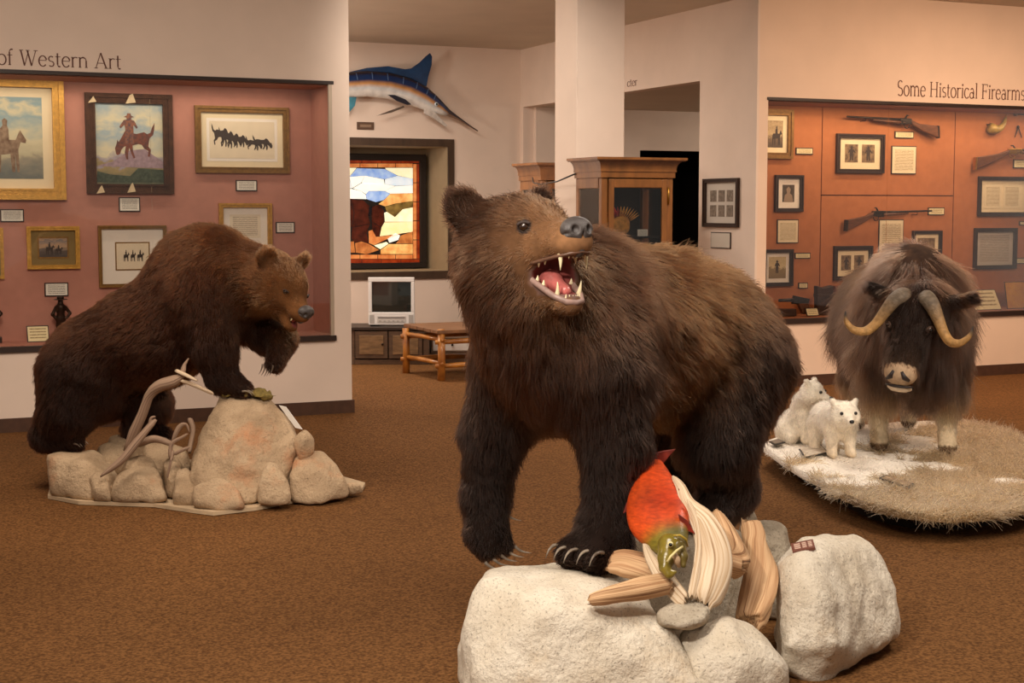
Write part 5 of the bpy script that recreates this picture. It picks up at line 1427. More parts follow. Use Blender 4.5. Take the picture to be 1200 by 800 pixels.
# ------------------------------------------------------------------ the leaning bear
def leaning_bear():
    D0 = 8.05
    f = RT * .985 - DP * .17; f /= np.linalg.norm(f); l = np.array([-f[1], f[0], 0]); up = np.array([0, 0, 1.]); dn = -up; bk = -f
    def Wp(x, y, lat=0.0):
        """image position on the animal's middle plane, then lat metres to its left (away from the visitor)"""
        k = (x - 190) * .985 / F_PX * D0
        d = D0 - .17 * k
        return atd(x, y, d) + l * lat
    root = thing('brown_bear', 'leaning chestnut brown bear with one fore paw raised over tan rocks', 'bear', Wp(170, 530))
    Bt = Beast(.015)
    body, hi, leg = (70, 42, 24), (92, 58, 32), (50, 31, 21)
    px = D0 / F_PX
    bd = bk * .8 + dn * .7
    Bt.ell(Wp(108, 440), (.27, .25, .255), dn + bk * .5, .045, (60, 36, 22), .09)
    Bt.ell(Wp(120, 408), (.25, .25, .20), bd, .045, body, .09)
    Bt.ell(Wp(170, 392), (.33, .27, .28), bd, .045, body, .1, rotm(f + up * .5))
    Bt.ell(Wp(195, 400), (.22, .25, .22), bd, .045, body, .1)
    Bt.ell(Wp(228, 350), (.28, .26, .33), dn + bk * .5, .045, body, .1, rotm(f + up * .4))
    Bt.ell(Wp(238, 300), (.22, .17, .17), bd, .045, hi, .09, rotm(f + up * .1))
    Bt.cone(Wp(255, 318), Wp(305, 322, -.02), .20, .155, bk + dn * .3, .05, hi, .09)
    Bt.cone(Wp(262, 350), Wp(305, 340, -.02), .17, .12, bk * .6 + dn, .05, body, .09)
    # planted fore leg
    Bt.cone(Wp(245, 345, -.15), Wp(262, 402, -.17), .165, .12, dn + bk * .3, .045, body, .07)
    Bt.cone(Wp(262, 402, -.17), Wp(272, 436, -.16), .115, .082, dn + f * .3, .04, leg, .05)
    Bt.cone(Wp(272, 438, -.16), Wp(294, 452, -.15), .075, .058, f + dn * .5, .028, leg, .04)
    # raised fore leg
    Bt.cone(Wp(262, 360, .15), Wp(306, 394, .12), .15, .10, dn + f * .3, .04, leg, .07)
    Bt.cone(Wp(306, 394, .12), Wp(330, 398, .02), .095, .075, f, .035, leg, .05)
    Bt.cone(Wp(330, 398, .02), Wp(325, 424, -.04), .068, .052, dn, .025, leg, .04)
    # hind legs
    Bt.cone(Wp(100, 440, -.12), Wp(92, 478, -.15), .20, .145, dn + bk * .3, .045, (48, 29, 19), .07)
    Bt.cone(Wp(92, 478, -.15), Wp(70, 502, -.15), .14, .085, dn + bk * .3, .04, leg, .05)
    Bt.cone(Wp(66, 508, -.15), Wp(100, 513, -.15), .07, .06, f, .025, leg, .04)
    Bt.cone(Wp(140, 440, .14), Wp(158, 478, .16), .19, .13, dn, .045, leg, .07)
    Bt.cone(Wp(158, 478, .16), Wp(146, 506, .16), .12, .085, dn, .04, leg, .05)
    Bt.cone(Wp(146, 512, .16), Wp(176, 516, .16), .07, .06, f, .025, leg, .04)
    g = RT * .62 - DP * .56 + up * -.55; g /= np.linalg.norm(g)
    R = rotm(g, up * .9 + RT * .22)
    ho = Wp(334, 332, -.10)
    sc = .95
    H, D, J = bear_head(Bt, ho, R, sc, 14, face=(106, 72, 44), tan=(186, 136, 88), eard=(158, 122, 90))
    def colf(p, n, c):
        return np.array([.64, .53, .45]) * c * (1 + .22 * vnoise(p * [1, 1, .5], 22, 15))[:, None]
    def densf(p, n):
        q = (p - ho) @ R / sc
        eye = np.min([np.linalg.norm(p - e, axis=1) for e in eyes], 0) < .015
        nose = (q[:, 0] > .252) & (q[:, 2] > -.05)
        return np.where(eye | nose, 0., 1.)
    mesh = Bt.S.mesh()
    eyes = [eye_at((mesh[0], mesh[2]), H, s) for s in (-1, 1)]
    finish(Bt, root, 150000, .0013, None, None, colf, densf, mesh=mesh, lift=.4, wild=.15, clump=.30, mouth=(120, 62, 60), seed=8)
    bear_face_parts(root, H, D, J, R, sc, 14, (mesh[0], mesh[2]), nose_c=(46, 40, 40), ns=1.15)
    S = Solid(.005); S.cone(J(.08, 0, .03), J(.20, 0, .026), .02 * sc, .016 * sc, .01)
    P, Q, N = S.mesh(); raw_mesh('tongue', P, Q, gum_m, root, True)
    for s in (-1, 1):
        MB().tube([J(.185, .026 * s, .005), J(.19, .027 * s, .042)], [.008, .002], 8).build('tooth', tooth_m, root, True)
        MB().tube([H(.235, .034 * s, -.05), H(.236, .036 * s, -.082)], [.008, .002], 8).build('tooth', tooth_m, root, True)
    def claw(p, d0, d1, L=.07, r=.008):
        MB().tube(curved(p, d0, d1, L), np.linspace(r, .001, 7), 8, flat=.75).build('claw', claw_m, root, True)
    for k in range(5):
        claw(Wp(300, 453, -.21 + .028 * k), f + up * .3, f * .5 + dn, .065)
        claw(Wp(326 - 1.5 * k, 428 - abs(k - 2), -.085 + .014 * k) + bk * .012 * k, dn + bk * .1, dn + bk * .8, .06)
        claw(Wp(106, 513, -.20 + .025 * k), f, f * .7 + dn, .045, .007)
        claw(Wp(181, 516, .11 + .025 * k), f, f * .7 + dn, .045, .007)
    return root
leaning_bear()

# ================================================================== ROCKS, DRIFTWOOD AND SALMON UNDER THE ROARING BEAR
pale_rock = rock_mat('pale_cast_rock', (236, 226, 208), (212, 198, 176), (206, 180, 144), (120, 108, 92))
grey_rock = rock_mat('grey_cast_rock', (206, 194, 174), (164, 150, 130), (184, 160, 128))
def hullp(tops, base, z=0.0):
    """tops: image x, y, distance; base: image x, distance of corners on the floor"""
    P = [atd(x, y, d) for x, y, d in tops]
    for x, d in base:
        q = atd(x, 400, d); q[2] = z; P.append(q)
    return P
def rock_thing(label, tops, base, m=pale_rock, z=0.0, name='boulder', **kw):
    o = boulder(name, hullp(tops, base, z), m, **kw)
    return set_props(o, label, 'rock')
rock_thing('largest flat topped pale boulder under the roaring bear front paws',
           [(566, 676, 4.55), (570, 668, 4.85), (600, 664, 5.05), (660, 660, 5.1), (640, 668, 4.65), (700, 676, 4.55), (738, 684, 4.65), (720, 668, 5.0), (552, 714, 4.52), (541, 744, 4.48), (560, 790, 4.38), (792, 744, 4.42), (700, 720, 4.36), (640, 705, 4.36), (828, 806, 4.34)],
           [(540, 4.42), (560, 4.3), (700, 4.22), (832, 4.26), (835, 4.6), (740, 5.2), (560, 5.2), (538, 4.8)], rnd=.022, amp=.011, seed=3)
rock_thing('pale pointed boulder below the driftwood', [(800, 744, 4.5), (850, 714, 4.62), (892, 738, 4.6), (925, 782, 4.5), (855, 722, 4.5), (870, 770, 4.38), (815, 780, 4.42)],
           [(808, 4.36), (870, 4.3), (932, 4.42), (935, 4.7), (890, 4.85), (810, 4.75)], rnd=.02, amp=.012, seed=14)
rock_thing('small flat grey stone wedged below the driftwood fork', [(766, 716, 4.42), (785, 702, 4.5), (822, 700, 4.52), (834, 712, 4.46), (822, 728, 4.4), (795, 738, 4.36), (772, 734, 4.37)], [(775, 4.5), (830, 4.5)], grey_rock, z=.22, rnd=.012, amp=.007, seed=24, vox=.009)
rock_thing('big square pale boulder with a brown label plate', [(902, 645, 5.0), (936, 628, 5.1), (1000, 630, 5.22), (1034, 642, 5.25), (1050, 694, 5.15), (1057, 748, 5.05), (955, 650, 4.82), (905, 690, 4.85), (960, 700, 4.68), (925, 660, 4.78), (915, 760, 4.72), (985, 760, 4.66), (940, 640, 4.88)],
           [(918, 4.72), (960, 4.66), (1000, 4.74), (1050, 5.1), (1050, 5.4), (960, 5.5), (915, 5.2)], rnd=.024, amp=.014, seed=36)
rock_thing('long grey slab behind the square boulder', [(866, 622, 5.42), (905, 604, 5.6), (924, 612, 5.6), (926, 632, 5.46), (880, 640, 5.38)], [(862, 5.4), (925, 5.36), (932, 5.7), (872, 5.8)], grey_rock, rnd=.02, amp=.01, seed=41)
rock_thing('small grey knob of rock at the bear hind foot', [(868, 596, 5.86), (880, 586, 5.94), (890, 600, 5.9)], [(862, 5.84), (895, 5.84), (895, 6.05), (862, 6.05)], grey_rock, rnd=.02, amp=.008, seed=47)
# low rock carrying the hind feet
W1, f1, l1 = frame2(.43, 5.2, -.68, -.73)
o = boulder('boulder', [W1(x, y, z) for x, y, z in ((-.04, .26, .352), (-.06, -.26, .345), (-.68, -.28, .345), (-.42, .20, .34), (.02, .30, 0), (.0, -.32, 0), (-.74, -.32, 0), (-.46, .24, 0))], grey_rock, rnd=.02, amp=.008, seed=52, vox=.018)
set_props(o, 'low broad grey rock carrying the roaring bear hind feet', 'rock')
rock_thing('tiny pale stone at the outer foot of the largest boulder', [(541, 794, 4.62), (552, 790, 4.66), (560, 798, 4.6)], [(538, 4.6), (562, 4.58), (562, 4.74), (538, 4.74)], pale_rock, rnd=.012, amp=.005, seed=57, vox=.01)
rock_thing('little warm stone tucked below the square boulder corner', [(990, 784, 4.84), (1006, 780, 4.9), (1008, 790, 4.84)], [(984, 4.8), (1010, 4.82), (1010, 5.0), (986, 5.0)], grey_rock, rnd=.012, amp=.005, seed=59, vox=.01)
# label plate on the square boulder
bigrock = [o for o in COL.objects if o.get('label', '').startswith('big square pale')][0]
lp, ln_ = snap(bigrock, 936, 637)
t = thing('label_plate', 'small brown plate with pale print on the square boulder', 'label', lp)
nn = ln_ + np.array([0, 0, .3]) - DP * .3; nn /= np.linalg.norm(nn); lp = lp + nn * .004
ax = RT + np.array([0, 0, -.16]); ax -= nn * (ax @ nn); ax /= np.linalg.norm(ax); ay = np.cross(nn, ax)
def plate(mb, u0, u1, v0, v1, n0, n1):
    return mb.hexa([lp + ax * u + ay * v + nn * n for n in (n0, n1) for u, v in ((u0, v0), (u1, v0), (u1, v1), (u0, v1))])
plate(MB(), -.037, .037, -.027, .027, -.004, .006).build('board', mat('plate_brown', (112, 66, 52), .5), t)
for k, (a, b) in enumerate(((-.028, -.008), (-.002, .012), (.018, .03))):
    for j in range(4):
        plate(MB(), a, b, .012 - .009 * j, .017 - .009 * j, .006, .0068).build('print_line', mat('plate_print', (206, 176, 158), .6), t)

# driftwood
def wood_mat(name, c1, c2, c3):
    m, nt, p = nodes_of(name)
    p.inputs['Roughness'].default_value = .75
    tc = nt.nodes.new('ShaderNodeAttribute'); tc.attribute_name = 'grain'
    n = nt.nodes.new('ShaderNodeTexNoise'); n.inputs['Scale'].default_value = 1.0; n.inputs['Detail'].default_value = 6
    nt.links.new(tc.outputs['Vector'], n.inputs['Vector'])
    r = nt.nodes.new('ShaderNodeValToRGB'); e = r.color_ramp.elements
    e[0].position, e[1].position = .30, .60; e[0].color = (*lin(c2), 1); e[1].color = (*lin(c1), 1)
    x = e.new(.40); x.color = (*lin(c3), 1)
    nt.links.new(n.outputs['Fac'], r.inputs[0]); nt.links.new(r.outputs[0], p.inputs['Base Color'])
    bp = nt.nodes.new('ShaderNodeBump'); bp.inputs['Strength'].default_value = .55; bp.inputs['Distance'].default_value = .005
    nt.links.new(n.outputs['Fac'], bp.inputs['Height']); nt.links.new(bp.outputs[0], p.inputs['Normal'])
    return m
bleached = wood_mat('bleached_driftwood', (228, 208, 180), (122, 88, 60), (200, 170, 134))
tanwood = wood_mat('tan_driftwood', (208, 170, 128), (92, 62, 40), (172, 128, 88))
greywood = wood_mat('grey_branch', (168, 140, 116), (96, 74, 60), (140, 112, 92))
def smooth_path(pts, n):
    pts = np.array(pts, float); t = np.linspace(0, len(pts) - 1, n)
    out = []
    for q in t:
        i = min(int(q), len(pts) - 2); f = q - i
        p0, p1, p2, p3 = pts[max(i - 1, 0)], pts[i], pts[i + 1], pts[min(i + 2, len(pts) - 1)]
        out.append(.5 * ((2 * p1) + (-p0 + p2) * f + (2 * p0 - 5 * p1 + 4 * p2 - p3) * f * f + (-p0 + 3 * p1 - 3 * p2 + p3) * f ** 3))
    return np.array(out)
def wood(name, pts, rad, m, parent=None, seg=26, n=36, groove=.18, flat=1.0, fdir=None, seed=0):
    """weathered limb: grooved, twisting, uneven; pts = room points, rad = radius at each"""
    g = np.random.default_rng(seed)
    C_ = smooth_path(np.c_[np.array(pts, float), np.array(rad, float)], n)
    P, r = C_[:, :3], C_[:, 3]
    T = np.gradient(P, axis=0); T /= np.linalg.norm(T, axis=1)[:, None] + 1e-9
    ref = np.array([0.3, .2, 1.0]) if fdir is None else np.array(fdir, float)
    V, G = [], []
    s = 0.0
    th = 2 * math.pi * np.arange(seg) / seg
    for i in range(n):
        A_ = np.cross(T[i], ref); A_ /= np.linalg.norm(A_) + 1e-9; B_ = np.cross(T[i], A_)
        if i: s += np.linalg.norm(P[i] - P[i - 1])
        e_ = min(i, n - 1 - i)
        a = th + i * .012
        c_, s_ = np.cos(th), np.sin(th)
        q3 = lambda f, g_: np.stack([c_ * f, s_ * f, np.full(seg, s * g_ + seed * 3.1)], 1)
        lob = vnoise(q3(1.1, 5), 1.0, 77); mid = vnoise(q3(2.6, 7), 1.0, 79); fine = vnoise(q3(6.5, 2.5), 1.0, 78)
        rr = r[i] * (1 + groove * (1.5 * lob + .8 * mid + .55 * fine)) * min(1, .62 + e_ * .2)
        jag = (vnoise(q3(3.0, 0), 1.0, 81) * r[i] * 1.1) if e_ == 0 else np.zeros(seg)
        sg = -1 if i == 0 else 1
        for k in range(seg):
            V.append(P[i] + rr[k] * (math.cos(a[k]) * A_ + flat * math.sin(a[k]) * B_) + T[i] * jag[k] * sg)
            G.append((c_[k] * 6, s_[k] * 6, s * 3.0 + seed))
    Fc = [(i * seg + j, i * seg + (j + 1) % seg, (i + 1) * seg + (j + 1) % seg, (i + 1) * seg + j) for i in range(n - 1) for j in range(seg)]
    Fc += [tuple(range(seg))[::-1], tuple((n - 1) * seg + j for j in range(seg))]
    o = raw_mesh(name, V, Fc, m, parent, True)
    a = o.data.attributes.new('grain', 'FLOAT_VECTOR', 'POINT'); a.data.foreach_set('vector', np.array(G, 'f4').ravel())
    return o
def drift(label, pts, m, seed, **kw):
    return set_props(wood('driftwood', [atd(x, y, d) for x, y, d, r in pts], [r * pts[i][2] / F_PX for i, (x, y, d, r) in enumerate(pts)], m, seed=seed, **kw), label, 'driftwood')
drift('tall bleached driftwood root curving up beside the red salmon', [(788, 558, 4.74, 2), (797, 570, 4.68, 5), (806, 590, 4.62, 8), (825, 612, 4.58, 14), (837, 648, 4.55, 18), (834, 680, 4.52, 21), (826, 708, 4.48, 17)], bleached, 1, groove=.22, flat=.6, fdir=DP)
drift('white split driftwood strip in front of the salmon jaw', [(755, 638, 4.54, 3), (763, 656, 4.53, 8), (779, 680, 4.50, 11), (802, 704, 4.47, 9)], bleached, 2, groove=.3, flat=.45, fdir=DP)
drift('tan driftwood log lying across the largest boulder', [(690, 704, 4.36, 7), (712, 699, 4.37, 12), (745, 691, 4.42, 13), (782, 682, 4.48, 11)], tanwood, 3, groove=.2)
drift('short tan driftwood stub beside the bear fore paw', [(710, 662, 4.66, 9), (728, 660, 4.66, 14), (750, 664, 4.64, 14), (775, 672, 4.62, 12)], tanwood, 4, groove=.25)
drift('upright tan driftwood log between the boulders', [(876, 612, 5.0, 11), (884, 640, 4.95, 15), (890, 672, 4.86, 18), (887, 706, 4.76, 18), (880, 730, 4.68, 15)], tanwood, 5, groove=.2)
drift('thin tan driftwood limb behind the curved root', [(838, 600, 4.8, 7), (852, 630, 4.74, 14), (862, 655, 4.68, 15), (850, 668, 4.66, 12)], tanwood, 6, groove=.25)
drift('warm driftwood knuckle behind the curved root', [(832, 650, 4.66, 10), (850, 660, 4.64, 14), (868, 664, 4.64, 13)], tanwood, 7)

drift('slim split of bleached driftwood inside the curved root', [(806, 586, 4.60, 2), (817, 610, 4.57, 4), (821, 640, 4.54, 6), (817, 672, 4.50, 7), (812, 700, 4.47, 6)], bleached, 8, groove=.3, flat=.6, fdir=DP)

# red salmon, head down
def salmon():
    sp = [(770, 541, 4.84, 6, 4), (769, 552, 4.80, 15, 8), (768, 568, 4.75, 26, 13), (769, 588, 4.69, 35, 17), (773, 608, 4.63, 37, 19), (780, 626, 4.57, 29, 17), (785, 638, 4.53, 22, 14), (787, 648, 4.50, 15, 11)]
    root = thing('salmon', 'red salmon with a green hooked head hanging on the driftwood', 'fish', atd(787, 660, 4.5))
    c = smooth_path([list(atd(x, y, d)) + [a * d / F_PX, b * d / F_PX] for x, y, d, a, b in sp], 34)
    P = c[:, :3]; T = np.gradient(P, axis=0); T /= np.linalg.norm(T, axis=1)[:, None]
    side = -DP + np.array([0, 0, .25]) - RT * .12
    V, tint = [], []; seg = 28
    red, org, grn, olv = (np.array(lin(q)) for q in ((166, 44, 14), (206, 88, 22), (118, 104, 28), (88, 80, 26)))
    for i in range(len(P)):
        A_ = side - T[i] * (side @ T[i]); A_ /= np.linalg.norm(A_); B_ = np.cross(T[i], A_)
        u = i / (len(P) - 1)
        for j in range(seg):
            t = 2 * math.pi * j / seg
            sgn = math.cos(t)
            V.append(P[i] + B_ * math.cos(t) * c[i, 3] + A_ * math.sin(t) * c[i, 4])
            k = np.clip((u - .66) / .14, 0, 1)
            base = red * (1 - .5 * (1 + vnoise(V[-1][None], 14, 3)[0]) * .6) + org * .5 * (1 + vnoise(V[-1][None], 9, 4)[0]) * .6
            tint.append(base * (1 - k) + (grn if math.sin(t * 2) > -.3 else olv) * k)
    n = len(P)
    Fc = [(i * seg + j, i * seg + (j + 1) % seg, (i + 1) * seg + (j + 1) % seg, (i + 1) * seg + j) for i in range(n - 1) for j in range(seg)] + [tuple(range(seg))[::-1], tuple((n - 1) * seg + j for j in range(seg))]
    raw_mesh('body', V, Fc, attr_mat('salmon_skin', .5, var=.28, vscale=50, coat=.08, stretch=(1, 1, 3)), root, True, np.array(tint))
    olive = mat('salmon_olive', (120, 104, 36), .3, var=.25, vscale=50, coat=.5)
    pt = lambda x, y, d: atd(x, y, d)
    k_ = .0026
    S = Solid(.005)
    S.cone(pt(785, 640, 4.50), pt(781, 654, 4.47), 15 * k_, 9.5 * k_, .02); S.cone(pt(781, 654, 4.47), pt(779, 665, 4.45), 9.5 * k_, 6 * k_, .015)
    S.cone(pt(779, 665, 4.45), pt(784, 673, 4.44), 6 * k_, 4.5 * k_, .012); S.cone(pt(784, 673, 4.44), pt(791, 670, 4.44), 4.5 * k_, 2.5 * k_, .01)
    P, Q, N = S.mesh(); raw_mesh('hooked_snout', P, Q, olive, root, True)
    S = Solid(.005); S.cone(pt(794, 640, 4.49), pt(801, 652, 4.47), 10 * k_, 5 * k_, .015); S.cone(pt(801, 652, 4.47), pt(801, 663, 4.46), 5 * k_, 3 * k_, .01)
    P, Q, N = S.mesh(); raw_mesh('lower_jaw', P, Q, mat('salmon_jaw', (92, 78, 34), .35, var=.25, vscale=50, coat=.3), root, True)
    MB().tube([pt(788, 648, 4.455), pt(793, 656, 4.46), pt(796, 664, 4.465)], np.array([4.5, 5, 2]) * k_, 10).build('mouth_lining', mat('pale_flesh', (206, 176, 140), .4), root, True)
    MB().tube([pt(782, 658, 4.425), pt(786, 652, 4.43), pt(793, 645, 4.44), pt(800, 640, 4.455)], np.array([1.3, 1.6, 1.6, 1.2]) * k_, 8).build('jaw_edge', mat('jaw_cream', (214, 200, 140), .35), root, True)
    e = pt(785.5, 637.5, 4.452)
    o = MB().ball(e, .0095).build('eye', mat('salmon_eye', (226, 214, 160), .15, coat=.6), root, True)
    MB().ball(e - DP * .0065, .006).build('pupil', MATS['eye_black'] if 'eye_black' in MATS else mat('eye_black', (12, 10, 10), .1), o, True)
    MB().tube([pt(789, 627, 4.475), pt(797, 627, 4.475), pt(804, 632, 4.485), pt(806, 640, 4.50)], np.array([1, 1.5, 1.5, 1]) * k_, 8).build('gill_edge', mat('gill_dark', (168, 140, 52), .35), root, True)
    finm = mat('salmon_fin', (120, 34, 18), .45, var=.4, vscale=26)
    def fin(nm, q, d):
        MB().prism([pt(x, y, d) for x, y in q], DP * .010).build(nm, finm, root, bevel=.002)
    fin('dorsal_fin', [(795, 572), (806, 584), (818, 606), (822, 628), (814, 622), (806, 606), (797, 590)], 4.66)
    fin('tail_fin', [(766, 545), (758, 534), (752, 526), (766, 531), (778, 528), (792, 526), (784, 535), (776, 545)], 4.85)
    fin('pectoral_fin', [(795, 602), (806, 610), (815, 626), (806, 622), (797, 612)], 4.55)
    fin('pelvic_fin', [(742, 578), (734, 590), (730, 602), (740, 596)], 4.70)
salmon()

# ================================================================== ROCKWORK BASE OF THE LEANING BEAR
tan_rock = rock_mat('tan_cast_rock', (198, 172, 140), (170, 144, 114), (196, 138, 98), (120, 100, 80))
base = thing('rockwork_base', 'tan cast rockwork base on a thin plate under the leaning bear', 'rock base', onz(230, 575))
pl = [(56, 584), (92, 591), (180, 594), (226, 601), (250, 604), (300, 598), (340, 590), (380, 585), (425, 575), (428, 569), (400, 561), (372, 552), (330, 546), (240, 542), (160, 540), (90, 544), (62, 562)]
MB().prism([onz(x, y, .003) for x, y in pl], (0, 0, .018)).build('base_plate', mat('plate_paint', (190, 166, 134), .8, var=.15, vscale=8), base)
def brock(tops, foot, seed, amp=.010, rnd=.016, vox=.013, z=.018):
    rnd = min(rnd, .018)
    boulder('rock', hullp(tops, foot, z), tan_rock, base, rnd=rnd, amp=amp, seed=seed, vox=vox)
brock([(52, 531, 7.8), (60, 526, 8.0), (85, 525, 8.05), (115, 528, 7.98), (56, 534, 7.72), (100, 536, 7.68), (130, 556, 7.72), (56, 560, 7.72), (90, 545, 7.66), (124, 575, 7.6)], [(54, 7.66), (90, 7.55), (134, 7.55), (138, 8.1), (60, 8.15)], 61)
brock([(138, 550, 7.66), (160, 543, 7.7), (186, 546, 7.68), (128, 572, 7.55), (195, 575, 7.52), (160, 555, 7.55)], [(126, 7.5), (160, 7.45), (197, 7.46), (195, 7.8), (130, 7.8)], 63, rnd=.035)
brock([(256, 462, 7.84), (268, 457, 8.0), (285, 456, 8.05), (314, 460, 7.95), (305, 464, 7.78), (338, 486, 7.84), (347, 520, 7.74), (240, 494, 7.75), (224, 535, 7.66), (300, 475, 7.72), (270, 480, 7.7), (240, 570, 7.5), (330, 560, 7.58), (290, 520, 7.56)], [(222, 7.45), (250, 7.38), (330, 7.45), (345, 7.7), (335, 8.2), (235, 8.2)], 66, amp=.014, rnd=.03)
brock([(224, 560, 7.42), (255, 556, 7.44), (278, 572, 7.40), (285, 590, 7.36), (222, 585, 7.36)], [(218, 7.34), (250, 7.28), (288, 7.32), (280, 7.5), (225, 7.5)], 68, rnd=.016)
brock([(312, 536, 7.5), (322, 534, 7.5), (335, 552, 7.46), (342, 578, 7.42), (300, 565, 7.42), (318, 545, 7.44)], [(296, 7.38), (325, 7.35), (343, 7.4), (338, 7.6), (305, 7.6)], 71, rnd=.022)
brock([(346, 532, 7.72), (356, 526, 7.76), (374, 526, 7.76), (396, 546, 7.7), (405, 568, 7.66), (340, 556, 7.6), (375, 548, 7.58)], [(338, 7.52), (375, 7.5), (407, 7.58), (405, 7.9), (345, 7.95)], 74, rnd=.035)
brock([(346, 508, 7.68), (358, 500, 7.70), (368, 512, 7.70), (368, 530, 7.68), (350, 540, 7.66), (343, 522, 7.66), (356, 514, 7.60), (360, 540, 7.74)], [], 77, rnd=.018, amp=.006, vox=.01)
brock([(406, 564, 7.72), (418, 563, 7.74), (424, 570, 7.74)], [(402, 7.68), (426, 7.72), (424, 7.86), (404, 7.86)], 79, rnd=.014, vox=.01)
brock([(190, 534, 7.7), (210, 530, 7.74), (216, 545, 7.68), (192, 556, 7.6), (205, 548, 7.6)], [(190, 7.55), (212, 7.52), (220, 7.75), (194, 7.8)], 81, rnd=.018)
brock([(148, 536, 7.72), (165, 530, 7.75), (180, 536, 7.74), (178, 548, 7.7), (150, 548, 7.68)], [(146, 7.66), (182, 7.66), (182, 7.9), (148, 7.9)], 83, rnd=.018)
brock([(112, 520, 8.1), (130, 512, 8.15), (150, 516, 8.15), (152, 534, 8.05), (116, 538, 8.0)], [(112, 8.0), (154, 8.0), (154, 8.3), (114, 8.3)], 85, rnd=.022)
brock([(103, 556, 7.62), (116, 550, 7.64), (126, 560, 7.6), (126, 572, 7.56), (112, 574, 7.56)], [(106, 7.52), (128, 7.5), (128, 7.66), (106, 7.68)], 87, rnd=.012, vox=.01)
brock([(130, 512, 8.3), (175, 512, 8.3), (188, 517, 8.25), (128, 518, 8.15), (180, 520, 8.1)], [(124, 8.1), (190, 8.08), (192, 8.45), (126, 8.45)], 89, rnd=.022)
brock([(204, 548, 7.62), (218, 540, 7.66), (228, 552, 7.62), (226, 578, 7.5), (204, 580, 7.48)], [(200, 7.44), (226, 7.42), (232, 7.7), (206, 7.75)], 91)
brock([(170, 520, 7.95), (196, 512, 8.0), (218, 520, 7.98), (224, 545, 7.85), (176, 545, 7.82)], [(168, 7.8), (226, 7.8), (226, 8.15), (170, 8.15)], 93)
def branch(pts, m=greywood, seed=1, **kw):
    wood('branch', [atd(x, y, d) for x, y, d, r in pts], [r * .0046 for x, y, d, r in pts], m, base, seed=seed, seg=10, n=18, **kw)
branch([(148, 528, 7.7, 5), (158, 505, 7.68, 6), (168, 482, 7.66, 5.5), (176, 462, 7.64, 5.5), (188, 452, 7.62, 6.5), (204, 447, 7.6, 7), (213, 440, 7.6, 4), (216, 428, 7.62, 2), (221, 420, 7.64, 1.2)], seed=2)
branch([(118, 558, 7.5, 2), (142, 540, 7.52, 4.5), (158, 520, 7.54, 4.5), (172, 503, 7.56, 3.5), (182, 492, 7.58, 3)], seed=3)
branch([(206, 434, 7.58, 2), (217, 439, 7.57, 2.2), (231, 446, 7.56, 1.4)], bleached, seed=4)
branch([(212, 446, 7.58, 2), (226, 451, 7.6, 2.2), (250, 461, 7.64, 2)], bleached, seed=5)
branch([(160, 522, 7.66, 3), (180, 514, 7.66, 4), (202, 520, 7.64, 3)], seed=6)
branch([(200, 536, 7.6, 3), (201, 520, 7.6, 2.5), (214, 512, 7.6, 2), (220, 508, 7.6, 1)], seed=7)
branch([(202, 516, 7.62, 2), (210, 500, 7.62, 3), (218, 497, 7.62, 2), (222, 506, 7.62, 1)], seed=8)
branch([(222, 490, 7.78, 3), (226, 504, 7.76, 3), (222, 530, 7.72, 3)], seed=9)
branch([(204, 532, 7.5, 2), (214, 527, 7.5, 2), (222, 524, 7.5, 1.5)], seed=10)
branch([(196, 560, 7.5, 1), (200, 542, 7.5, 1.4), (203, 528, 7.52, 1.6)], seed=11)
branch([(176, 496, 7.58, 2), (177, 490, 7.58, 1.6), (182, 488, 7.58, 1)], seed=12)
# moss on the crown of the main rock: thin olive tufts
mo = Solid(.008)
for x, y, d, r in ((262, 461, 7.86, 5), (272, 459, 7.86, 6), (284, 458.5, 7.86, 6), (296, 459, 7.85, 6), (305, 461, 7.84, 5), (312, 466, 7.83, 3)):
    mo.ell(atd(x, y, d), (r * .010, r * .010, .008), k=.025)
P, Q, N = mo.mesh(lambda p: .009 * vnoise(p, 45, 3)); raw_mesh('moss', P, Q, mat('olive_moss', (122, 104, 52), .95, var=.4, vscale=60, bump=.8, bscale=150), base, True)
# white card propped at the side of the main rock
t = thing('caption_card', 'white card propped against the tan rocks beside the leaning bear', 'caption card', atd(350, 500, 7.72))
a, b = atd(327, 475, 7.84), atd(346, 501, 7.70); w_ = RT * .045 - DP * .06
MB().hexa([b, b + w_, b + w_ + DP * .01, b + DP * .01, a, a + w_, a + w_ + DP * .01, a + DP * .01]).build('board', mat('card_white', (238, 234, 226), .6), t)

# ================================================================== MUSK OX GROUP ON ITS PLATFORM
PZ = .13
outline = [(893, 521), (905, 514), (925, 509), (970, 503), (1030, 496), (1100, 493), (1160, 500), (1200, 514), (1236, 540), (1240, 566), (1215, 586), (1180, 598), (1130, 603), (1085, 602), (1040, 595), (1000, 583), (958, 562), (924, 543)]
og = smooth_path(np.array([onz(x, y, PZ)[:2].tolist() + [PZ] for x, y in outline + outline[:1]]), 90)[:-1]
plat = thing('exhibit_platform', 'irregular low platform of snow and dry grass under the musk ox', 'platform', [og[:, 0].mean(), og[:, 1].mean(), 0])
def inside(x, y):
    r = np.zeros(x.shape, bool); n = len(og)
    for i in range(n):
        x0, y0 = og[i, :2]; x1, y1 = og[(i + 1) % n, :2]
        c = ((y0 > y) != (y1 > y)) & (x < (x1 - x0) * (y - y0) / (y1 - y0 + 1e-12) + x0)
        r ^= c
    return r
cen = og[:, :2].mean(0)
